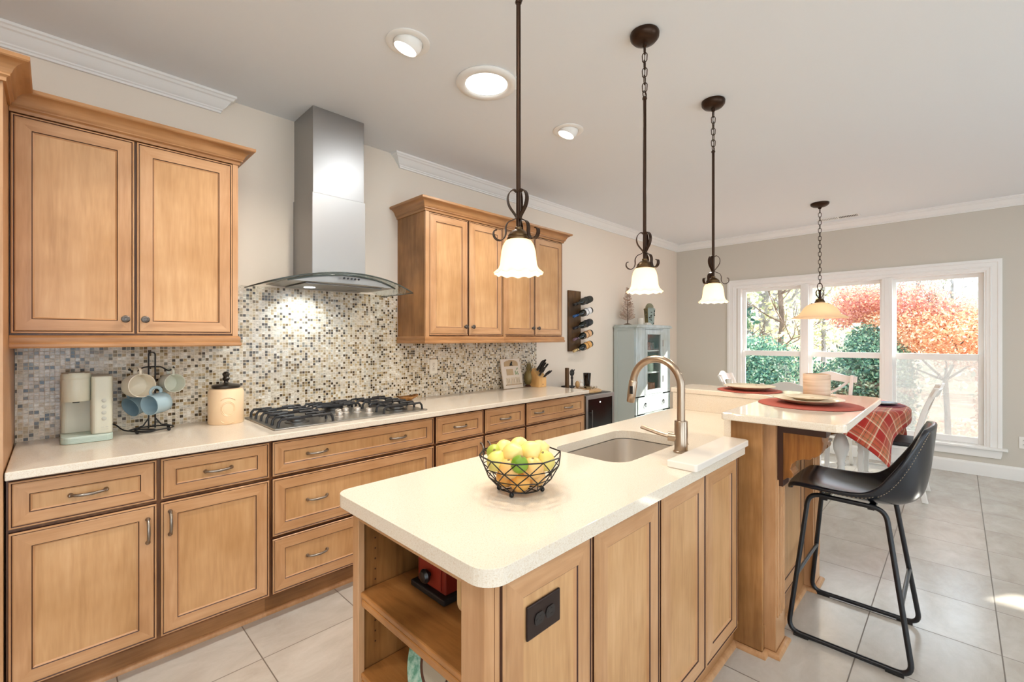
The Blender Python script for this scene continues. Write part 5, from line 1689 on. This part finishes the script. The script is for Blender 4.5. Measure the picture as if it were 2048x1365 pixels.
# recessed eyeball lights and the solar tube
def eyeball(x, y, label):
    t = thing('eyeball_downlight', label, 'ceiling light', (x, y, ZC), group='eyeball downlights')
    MB().lathe([(.068, -.0005), (.100, -.0005), (.100, -.004), (.094, -.007), (.074, -.009), (.068, -.006), (.067, -.0005)], (x, y, ZC), 48, caps=False).build('trim_ring', TRIMW, t, smooth=50)
    D = Vector((-.22, .26, -.94)).normalized()
    c = Vector((x, y, ZC + .008))
    prof = [(.067 * math.sin(a), -.067 * math.cos(a)) for a in [PI * .40 + (PI * .31) * i / 10 for i in range(11)]]
    MB().lathe([(r, h) for r, h in prof], c, 36, 0, D, caps=False).build('eyeball', TRIMW, t, smooth=60)
    hh = prof[-1][1]
    MB().lathe([(prof[-1][0] * .98, hh - .004), (0, hh - .003)], c, 36, 0, D, caps=False).build('lens', LENSM, t)
    p = c + D * (hh + .012)
    lamp('eyeball_spot', 'SPOT', p, 60, (1.0, .90, .78), spot_size=2.0, spot_blend=.7, shadow_soft_size=.045, aim=p + D)
    return t
eyeball(1.15, 1.809, 'white eyeball downlight nearest the camera, left of the solar tube')
eyeball(2.377, 1.827, 'white eyeball downlight further away, right of the solar tube')
so_ = thing('solar_tube', 'large round white solar tube light between the two eyeball downlights', 'ceiling light', (1.627, 1.797, ZC))
MB().lathe([(.112, -.001), (.160, -.001), (.162, -.006), (.156, -.014), (.120, -.017), (.112, -.010)], (1.627, 1.797, ZC), 56, caps=False).build('trim_ring', TRIMW, so_, smooth=50)
MB().lathe([(.113, -.006), (.06, -.009), (0, -.010)], (1.627, 1.797, ZC), 48, caps=False).build('lens', TUBEM, so_, smooth=60)
lamp('solar_light', 'AREA', (1.627, 1.797, ZC - .022), 9, (.92, .97, 1.0), shape='DISK', size=.21, aim=(1.627, 1.797, 0))
vt = thing('ceiling_vent', 'white louvred air vent in the ceiling near the window wall', 'vent', (6.245, .965, ZC))
MB().box(6.175, 6.315, .77, .79, ZC - .006, ZC - .0005).box(6.175, 6.315, 1.145, 1.165, ZC - .006, ZC - .0005).box(6.175, 6.195, .79, 1.145, ZC - .006, ZC - .0005).box(6.295, 6.315, .79, 1.145, ZC - .006, ZC - .0005).build('frame', TRIMW, vt)
MB().box(6.195, 6.295, .79, 1.145, ZC - .0015, ZC - .0005).build('duct', mat('vent_dark', (60, 58, 56), .7), vt)
sl = MB()
for i in range(24):
    y = .797 + .0148 * i
    tilt = .006 if y < .965 else -.006
    sl.add([(6.195, y, ZC - .005), (6.295, y, ZC - .005), (6.295, y + tilt, ZC - .001), (6.195, y + tilt, ZC - .001), (6.195, y + .003, ZC - .005), (6.295, y + .003, ZC - .005), (6.295, y + tilt + .003, ZC - .001), (6.195, y + tilt + .003, ZC - .001)], [(0, 1, 2, 3), (4, 5, 6, 7), (0, 1, 5, 4), (3, 2, 6, 7)])
sl.box(6.195, 6.295, .960, .972, ZC - .0055, ZC - .001)
sl.build('louvres', TRIMW, vt)
outlet('electrical_outlet', 'white outlet plate low on the window wall, right of the window', (XW - .0005, -.452, .372), (0, -1, 0), UZ, (-1, 0, 0), (WHITEP, mat('outlet_white_socket', (226, 224, 218), .35), BLACKP))

# ================================================================ dining set
TX, TY = 5.40, 1.00
PALEG = mat('table_paint', (234, 232, 228), .35)
dt = thing('dining_table', 'round white dining table on turned legs by the window, under a plaid cloth', 'table', (TX, TY, 0))
MB().lathe([(0, .715), (.655, .715), (.67, .725), (.67, .738), (.66, .745), (0, .745)], (TX, TY, 0), 64, caps=False).build('tabletop', PALEG, dt, smooth=40)
MB().lathe([(.42, .66), (.44, .66), (.44, .715), (.42, .715)], (TX, TY, 0), 48).build('apron', PALEG, dt, smooth=40)
TL = [(.030, 0), (.034, .012), (.026, .03), (.032, .05), (.040, .09), (.036, .16), (.026, .21), (.034, .23), (.026, .25), (.036, .29), (.058, .36), (.062, .41), (.046, .47), (.030, .50), (.040, .52), (.030, .54), (.052, .58), (.056, .62), (.040, .66), (.040, .716)]
for (ax_, ay_) in ((-.36, -.24), (.36, -.30), (-.30, .34), (.34, .30)):
    MB().lathe(TL, (TX + ax_, TY + ay_, 0), 20).build('leg', PALEG, dt, smooth=50)

def plaid():
    m, nt, b = newmat('plaid_cloth')
    uv = N(nt, 'ShaderNodeUVMap', uv_map='flat')
    sep = N(nt, 'ShaderNodeSeparateXYZ')
    nt.links.new(uv.outputs[0], sep.inputs[0])
    def band(sock):
        f = math_n(nt, 'FRACT', math_n(nt, 'DIVIDE', sock, .182))
        r = ramp(nt, [(0, (164, 44, 36)), (.20, (164, 44, 36)), (.205, (226, 208, 176)), (.265, (226, 208, 176)), (.27, (190, 112, 84)), (.36, (122, 104, 72)), (.42, (190, 112, 80)), (.52, (186, 98, 72)),
                      (.60, (96, 84, 62)), (.64, (196, 100, 74)), (.70, (222, 200, 168)), (.73, (172, 62, 48)), (.8, (160, 42, 34))], 'CONSTANT')
        nt.links.new(f, r.inputs[0])
        return r.outputs[0]
    c = mixc(nt, .5, band(sep.outputs[0]), band(sep.outputs[1]))
    w = noise(nt, coords(nt), 500, 1)
    nt.links.new(c, b.inputs['Base Color'])
    setp(b, rough=.85, spec=.15, sheen=.2)
    bump(nt, b, w.outputs[0], .2, .001)
    return m
PLAID = plaid()
HS = .80
tcl = MB()
uvs = []
def clothf(u, v):
    x, y = (2 * u - 1) * HS, (2 * v - 1) * HS
    uvs.append((x + HS, y + HS))
    r = math.hypot(x, y)
    R_ = .672
    if r <= R_:
        return (TX + x, TY + y, .7475)
    a = math.atan2(y, x)
    e = r - R_
    arc_ = .03
    if e < arc_ * PI / 2:
        rr, z = R_ + arc_ * math.sin(e / arc_), .7475 - arc_ * (1 - math.cos(e / arc_))
    else:
        rr, z = R_ + arc_, .7475 - arc_ - (e - arc_ * PI / 2)
    d = max(0, .7475 - z)
    corner = abs(math.sin(2 * a))
    rr += d * (.10 + .17 * math.cos(8 * a + .6) * corner + .10 * math.cos(4 * a + PI) )
    return (TX + rr * math.cos(a), TY + rr * math.sin(a), z)
tcl.grid(clothf, 110, 110)
tcl.uv = uvs
tc_ = tcl.build('plaid_tablecloth', PLAID, None, smooth=180, recalc=False, solid=.002)
tag(tc_, 'red and tan plaid tablecloth draped over the round dining table', 'tablecloth')
solo('round_placemat', MB().lathe([(0, 0), (.188, 0), (.19, .002), (.188, .004), (0, .004)], (5.47, .53, .7492), 48, caps=False), mat('burgundy_mat', (120, 44, 62), .8), 'burgundy round placemat on the plaid tablecloth near the white chair', 'placemat', loc=(5.47, .53, .7492))
pk = thing('dark_plate', 'dark charcoal plate on the burgundy placemat of the dining table', 'plate', (5.47, .53, .7535))
MB().lathe([(0, 0), (.085, 0), (.11, .008), (.135, .018), (.136, .021), (.11, .012), (.084, .005), (0, .005)], (5.47, .53, .7535), 48, caps=False).build('dish', mat('charcoal_glaze', (52, 54, 62), .2), pk, smooth=50)

SEATB = mat('black_seat_pad', (34, 34, 38), .5)
def dining_chair(label):
    t = thing('dining_chair', label, 'chair', (0, 0, 0), group='white dining chairs around the table')
    MB().prism([(-.205, -.20), (.205, -.20), (.235, .21), (.215, .225), (-.215, .225), (-.235, .21)], 'z', .425, .448).build('seat', CHAIRW, t, world=False, bevel=.006)
    MB().prism(rrect(-.205, .205, -.185, .205, .04, 5), 'z', .448, .482).build('seat_pad', SEATB, t, world=False, bevel=.012, seg=3)
    MB().box(-.20, .20, .175, .198, .365, .426).box(-.185, .185, -.19, -.17, .365, .426).box(-.205, -.185, -.17, .18, .365, .426).box(.185, .205, -.17, .18, .365, .426).build('apron', CHAIRW, t, world=False)
    for sx in (-1, 1):
        MB().add([(sx * .19 - .014, .176, 0), (sx * .19 + .014, .176, 0), (sx * .19 + .014, .204, 0), (sx * .19 - .014, .204, 0), (sx * .20 - .02, .165, .43), (sx * .20 + .02, .165, .43), (sx * .20 + .02, .205, .43), (sx * .20 - .02, .205, .43)],
                 [(3, 2, 1, 0), (4, 5, 6, 7), (0, 1, 5, 4), (1, 2, 6, 5), (2, 3, 7, 6), (3, 0, 4, 7)]).build('leg', CHAIRW, t, world=False, bevel=.003)
        pts = catmull([(sx * .215, -.245, 0), (sx * .205, -.205, .22), (sx * .20, -.185, .43), (sx * .20, -.20, .60), (sx * .205, -.25, .80), (sx * .21, -.315, .965)], 5)
        vs, fs = [], []
        for i, p in enumerate(pts):
            k = i / (len(pts) - 1)
            hx, hy = .016, .020 if k < .5 else .018
            vs += [(p.x - hx, p.y - hy, p.z), (p.x + hx, p.y - hy, p.z), (p.x + hx, p.y + hy, p.z), (p.x - hx, p.y + hy, p.z)]
        for i in range(len(pts) - 1):
            for k in range(4):
                fs.append((4 * i + k, 4 * i + (k + 1) % 4, 4 * i + 4 + (k + 1) % 4, 4 * i + 4 + k))
        fs += [(3, 2, 1, 0), tuple(range(len(vs) - 4, len(vs)))]
        MB().add(vs, fs).build('back_leg', CHAIRW, t, world=False, bevel=.004)
    # arched top rail
    vs, fs = [], []
    n = 24
    for i in range(n + 1):
        s_ = 2 * i / n - 1
        x = s_ * .255
        hump = .5 * (1 + math.cos(PI * min(1, abs(s_) * 1.45)))
        zt = .958 + .038 * hump - .006 * abs(s_) ** 4
        zb = .888 + .012 * hump
        yc = -.030 * (1 - s_ * s_)
        for (z, dy) in ((zb, -.289), (zt, -.322)):
            vs += [(x, dy + yc - .011, z), (x, dy + yc + .011, z)]
    for i in range(n):
        b = 4 * i
        for (p, q) in ((0, 1), (1, 3), (3, 2), (2, 0)):
            fs.append((b + p, b + q, b + 4 + q, b + 4 + p))
    fs += [(0, 1, 3, 2), (4 * n, 4 * n + 2, 4 * n + 3, 4 * n + 1)]
    MB().add(vs, fs).build('top_rail', CHAIRW, t, world=False, bevel=.004)
    MB().box(-.19, .19, -.218, -.198, .56, .60).build('lower_rail', CHAIRW, t, world=False, bevel=.004)
    for sx in (-1, 1):
        pts = catmull([(sx * -.185, -.208, .59), (sx * -.08, -.235, .68), (0, -.252, .735), (sx * .09, -.272, .80), (sx * .185, -.298, .90)], 6)
        pts = [Vector((p.x, p.y, p.z + .02 * math.sin(PI * i / (len(pts) - 1)) * 1)) for i, p in enumerate(pts)]
        MB().tube(pts, .012, 8, flat=(.015, .009)).build('cross_brace', CHAIRW, t, world=False, smooth=60)
    for sx in (-1, 1):
        MB().box(sx * .197 - .008, sx * .197 + .008, -.18, .18, .16, .18).build('side_stretcher', CHAIRW, t, world=False)
    return t
ch = dining_chair('white dining chair with its back to the right, nearest the bar stool')
ch.location = (5.315, .440, 0)
copy_tree(ch, (5.86, 1.04, 0), (0, 0, PI / 2), 'white cross back dining chair standing in front of the middle window pane')
copy_tree(ch, (4.84, 1.06, 0), (0, 0, -PI / 2), 'white dining chair whose shaded back rail shows over the bar beside the candle')
copy_tree(ch, (5.48, 1.60, 0), (0, 0, PI + .08), 'sunlit white dining chair on the far left of the table, before the wall')

# ================================================================ outdoors
GZ = -.35
def ground_mat():
    m, nt, b = newmat('leaf_litter')
    n1 = noise(nt, coords(nt), 1.2, 5, .65)
    n2 = noise(nt, coords(nt), 28, 4, .7)
    f = math_n(nt, 'ADD', math_n(nt, 'MULTIPLY', n1.outputs[0], .5), math_n(nt, 'MULTIPLY', n2.outputs[0], .5))
    r = ramp(nt, [(.36, (96, 74, 58)), (.48, (158, 130, 108)), (.58, (196, 168, 146)), (.68, (214, 178, 140))])
    nt.links.new(f, r.inputs[0]); nt.links.new(r.outputs[0], b.inputs['Base Color'])
    setp(b, rough=.95, spec=.1)
    bump(nt, b, n2.outputs[0], .6, .02)
    return m
gnd = MB().grid(lambda u, v: (6.72 + 50 * u, -32 + 60 * v, GZ + .06 * math.sin(3 + 50 * u * .5) * math.sin(60 * v * .4) * min(1, u * 6) + max(0, u - .3) * 2.0), 60, 60)
struct('ground', gnd, ground_mat(), smooth=180)

def leaf_cloud(n, centres, size, squash=1.0, shell=.55, seed=0, aspect=.55):
    """numpy leaf quads scattered through ellipsoids: centres = list of (cx, cy, cz, rx, ry, rz, weight)"""
    rng = np.random.default_rng(seed)
    w = np.array([c[6] for c in centres], float)
    idx = rng.choice(len(centres), n, p=w / w.sum())
    C = np.array([c[:3] for c in centres])[idx]
    R = np.array([c[3:6] for c in centres])[idx]
    d = rng.normal(size=(n, 3)); d /= np.linalg.norm(d, axis=1)[:, None]
    rad = shell + (1 - shell) * rng.random(n) ** .6
    rad *= 1 + .10 * rng.normal(size=n)
    P = C + d * R * rad[:, None]
    a = rng.normal(size=(n, 3)); a /= np.linalg.norm(a, axis=1)[:, None]
    b = np.cross(a, rng.normal(size=(n, 3))); b /= np.linalg.norm(b, axis=1)[:, None]
    s = size * rng.uniform(.6, 1.35, n)
    a *= s[:, None]; b *= (s * aspect)[:, None]
    V = np.empty((n, 4, 3))
    V[:, 0] = P - a; V[:, 1] = P + b; V[:, 2] = P + a; V[:, 3] = P - b
    return V.reshape(-1, 3)

def leaf_obj(name, verts, m, parent):
    me = bpy.data.meshes.new(name)
    n = len(verts) // 4
    off = np.array(WPOS[parent.name])
    me.vertices.add(len(verts)); me.loops.add(len(verts)); me.polygons.add(n)
    me.vertices.foreach_set('co', (verts - off).astype(np.float32).ravel())
    me.loops.foreach_set('vertex_index', np.arange(len(verts), dtype=np.int32))
    me.polygons.foreach_set('loop_start', np.arange(0, len(verts), 4, dtype=np.int32))
    me.materials.append(m)
    me.update(calc_edges=True)
    o = bpy.data.objects.new(name, me)
    COL.objects.link(o)
    o.parent = parent
    return o

HOLLY = leafmat('holly_leaves', [(74, 108, 96), (92, 132, 112), (108, 148, 122), (84, 120, 112), (132, 172, 140), (172, 198, 166), (104, 144, 130), (66, 98, 94), (196, 212, 190)], .3)
YELG = leafmat('yellow_green_leaves', [(190, 192, 150), (214, 210, 166), (230, 222, 182), (166, 176, 140), (222, 208, 168), (240, 236, 212)], .4)
WOODL = leafmat('woodland_leaves', [(182, 188, 170), (204, 204, 182), (220, 216, 194), (168, 178, 160), (214, 204, 186), (234, 230, 218)], .4)
ORAL = leafmat('orange_maple_leaves', [(222, 168, 132), (234, 190, 150), (244, 212, 176), (214, 152, 122), (248, 230, 204), (230, 176, 146)], .45)
REDL = leafmat('red_maple_leaves', [(198, 132, 118), (208, 146, 128), (184, 124, 120), (220, 164, 142), (204, 150, 142), (222, 170, 138)], .45)
BARK = wood('grey_bark', (186, 184, 184), (152, 150, 152), (112, 110, 112), stretch=(1, 1, .2), rough=.9)
BARKB = wood('brown_bark', (150, 132, 118), (122, 106, 94), (88, 76, 68), stretch=(1, 1, .2), rough=.9)

def bush(label, cs, n, size, m, seed, name='shrub', group=None):
    x, y = cs[0][0], cs[0][1]
    t = thing(name, label, 'shrub', (x, y, GZ), group=group)
    leaf_obj('foliage', leaf_cloud(n, cs, size, seed=seed), m, t)
    sm = MB()
    rr = random.Random(seed)
    for c in cs[:4]:
        for k in range(4):
            q = (c[0] + rr.uniform(-.5, .5) * c[3], c[1] + rr.uniform(-.5, .5) * c[4], c[2] + .2 * c[5])
            sm.tube([(c[0], c[1], GZ - .03), ((c[0] + q[0]) / 2, (c[1] + q[1]) / 2, (GZ + q[2]) / 2 + .1), q], [.022, .016, .006], 6)
    sm.build('stems', BARKB, t, smooth=60)
    return t
bush('large dark green holly shrub outside the leftmost window', [(9.0, 3.0, .45, .9, .95, .95, 1), (8.7, 2.1, .35, .7, .7, .85, .8), (9.5, 3.6, .6, .8, .8, .8, .8), (9.2, 2.7, .95, .6, .6, .45, .5), (8.8, 3.9, .3, .8, .8, .9, .7)], 36000, .027, HOLLY, 3)
bush('tall green holly shrub outside the middle window', [(9.1, 1.05, .45, .7, .62, .9, 1), (9.0, .90, .85, .5, .42, .55, .8), (9.2, 1.6, .2, .6, .55, .7, .6), (9.2, 1.0, 1.15, .4, .34, .45, .5)], 28000, .026, HOLLY, 4)
bush('low green shrub at the left foot of the rightmost window', [(8.3, .58, .15, .28, .16, .72, 1), (8.3, .62, .70, .22, .14, .36, .5)], 7000, .024, HOLLY, 5)
bush('low orange tinged shrub at the right edge of the rightmost window', [(8.6, -.36, .45, .32, .20, .55, 1), (8.6, -.34, .95, .24, .15, .35, .5)], 2400, .038, ORAL, 6)

def branchy(mb, p, d, L, r, depth, rr, up=.25):
    q = p + d * L
    mid = p + d * L * .5 + Vector((rr.uniform(-1, 1), rr.uniform(-1, 1), rr.uniform(-.3, .6))) * L * .08
    mb.tube([p, mid, q], [r, r * .82, r * .62], 6)
    if depth <= 0:
        return
    for k in range(rr.choice((2, 3))):
        nd = (d + Vector((rr.uniform(-1, 1), rr.uniform(-1, 1), rr.uniform(-.3, .8) * 1.0)) * .75 + Vector((0, 0, up))).normalized()
        branchy(mb, q, nd, L * rr.uniform(.62, .85), r * .6, depth - 1, rr, up)

mp = thing('maple_tree', 'small maple tree in red and orange autumn leaf outside the right window', 'tree', (9.6, .10, GZ))
rr = random.Random(5)
tm = MB()
tm.tube([(9.6, .10, GZ - .05), (9.58, .12, .3), (9.6, .14, .75)], [.042, .036, .032], 10)
for (dx, dy, dz) in ((-.2, .6, .75), (.1, -.7, .6), (.4, .1, .9), (-.3, -.25, 1.0), (.2, 1.0, .5)):
    branchy(tm, Vector((9.6, .14, .72)), Vector((dx, dy, dz)).normalized(), .56, .019, 3, rr, .06)
tm.build('trunk', BARKB, mp, smooth=60)
leaf_obj('orange_foliage', leaf_cloud(17000, [(9.5, -.10, 1.48, .8, .6, .42, 1), (9.7, -.62, 1.42, .8, .6, .42, 1), (9.4, .45, 1.45, .7, .5, .38, .9), (9.6, .90, 1.58, .6, .35, .25, .3), (9.6, -.35, 1.15, .7, .8, .30, .6)], .023, seed=21, shell=.2), ORAL, mp)
leaf_obj('red_foliage', leaf_cloud(12000, [(9.6, 1.15, 2.00, .7, .45, .30, 1), (9.7, .60, 1.98, .8, .55, .28, 1), (9.8, .05, 1.80, .8, .5, .20, .5), (9.5, 1.30, 1.72, .6, .30, .20, .4), (9.6, .45, 1.72, .7, .55, .22, .4)], .023, seed=22, shell=.2), REDL, mp)

def woodland_tree(name, label, x, y, h, r, lean, leaves, m, seed, cr, bark=BARK, group='trees behind the garden', depth=3):
    t = thing(name, label, 'tree', (x, y, GZ), group=group)
    rr = random.Random(seed)
    mb = MB()
    n = 9
    pts = [Vector((x + lean[0] * (i / n) ** 1.3 + rr.uniform(-.04, .04), y + lean[1] * (i / n) ** 1.3 + rr.uniform(-.04, .04), GZ - .05 + h * i / n)) for i in range(n + 1)]
    mb.tube(pts, [r * (1 - .5 * i / n) for i in range(n + 1)], 10)
    for i in range(2, n):
        for k in range(2):
            a = rr.uniform(0, 2 * PI)
            branchy(mb, pts[i], Vector((math.cos(a), math.sin(a), .5)).normalized(), h * .10, r * .30, 2, rr, .2)
    mb.build('trunk', bark, t, smooth=60)
    if leaves:
        cs = [(x + lean[0] * .6 + rr.uniform(-1, 1) * cr, y + rr.uniform(-1, 1) * cr, GZ + h * rr.uniform(.18, .85), cr * .6, cr * .6, cr * .55, 1) for _ in range(8)]
        leaf_obj('foliage', leaf_cloud(leaves, cs, .075, seed=seed, shell=.1), m, t)
    return t
woodland_tree('grey_trunk_tree', 'straight grey tree trunk outside the leftmost window', 14.0, 3.87, 7.5, .17, (.1, -.05), 700, WOODL, 31, 1.4)
woodland_tree('grey_trunk_tree', 'second grey trunk just right of the straight one outside the leftmost window', 16.5, 4.33, 7.5, .17, (.3, -.25), 900, YELG, 32, 1.4)
woodland_tree('slender_tree', 'slender yellow leaved tree with thin branches outside the leftmost window', 13.0, 3.20, 6.5, .075, (.2, .1), 2600, YELG, 33, 1.5, BARKB)
woodland_tree('evergreen_tree', 'green leafy tree at the left edge of the leftmost window', 12.6, 4.55, 6.0, .10, (0, .1), 2400, HOLLY, 34, .7, BARKB)
spots = [(22, 8.2), (21, 6.4), (24, 5.2), (22, 3.9), (25, 2.6), (23, 9.6), (26, 7.4), (20, 5.3), (27, 4.2), (26, 1.2), (28, .2), (30, -1.8)]
lbl = ['yellow green woodland tree far left in the background', 'pale woodland tree behind the grey trunks', 'tall thin woodland tree behind the slender tree', 'woodland tree far behind the left mullion', 'woodland tree far behind the hanging dome lamp', 'woodland tree at the far left edge of the view',
       'woodland tree deep behind the left window', 'yellow woodland tree just behind the two grey trunks', 'woodland tree deep behind the middle window', 'distant woodland tree behind the red maple leaves', 'distant woodland tree behind the maple trunk', 'distant woodland tree behind the right end of the maple']
for i, (x, y) in enumerate(spots):
    far = x >= 25
    woodland_tree('woodland_tree', lbl[i], x, y, (5.0 if far else 6.0) + .6 * math.sin(i * 2.1), .09, (.2, .1 * math.sin(i)), 2000 if not far else 1500, YELG if i % 2 else WOODL, 50 + i, 1.5 if i < 9 else 1.2)
hs_ = []
for k in range(26):
    y = -12 + 24 * k / 25
    hs_.append((20 + 6 * math.sin(k * 1.7), y, GZ + .9, 1.6, 1.3, 1.2, 1))
ub = thing('undergrowth', 'tan and olive undergrowth at the edge of the woods beyond the garden', 'undergrowth', (20, 0, GZ))
ub['kind'] = 'stuff'
leaf_obj('leaves', leaf_cloud(9000, hs_, .11, seed=90, shell=.2), WOODL, ub)
gl = thing('fallen_leaves', 'fallen autumn leaves scattered on the ground below the maple', 'leaves', (9.5, 0, GZ))
gl['kind'] = 'stuff'
leaf_obj('leaf_scatter', leaf_cloud(6000, [(10.0, .2, GZ + .06, 3.0, 3.5, .05, 1)], .045, seed=91, shell=0), ORAL, gl)
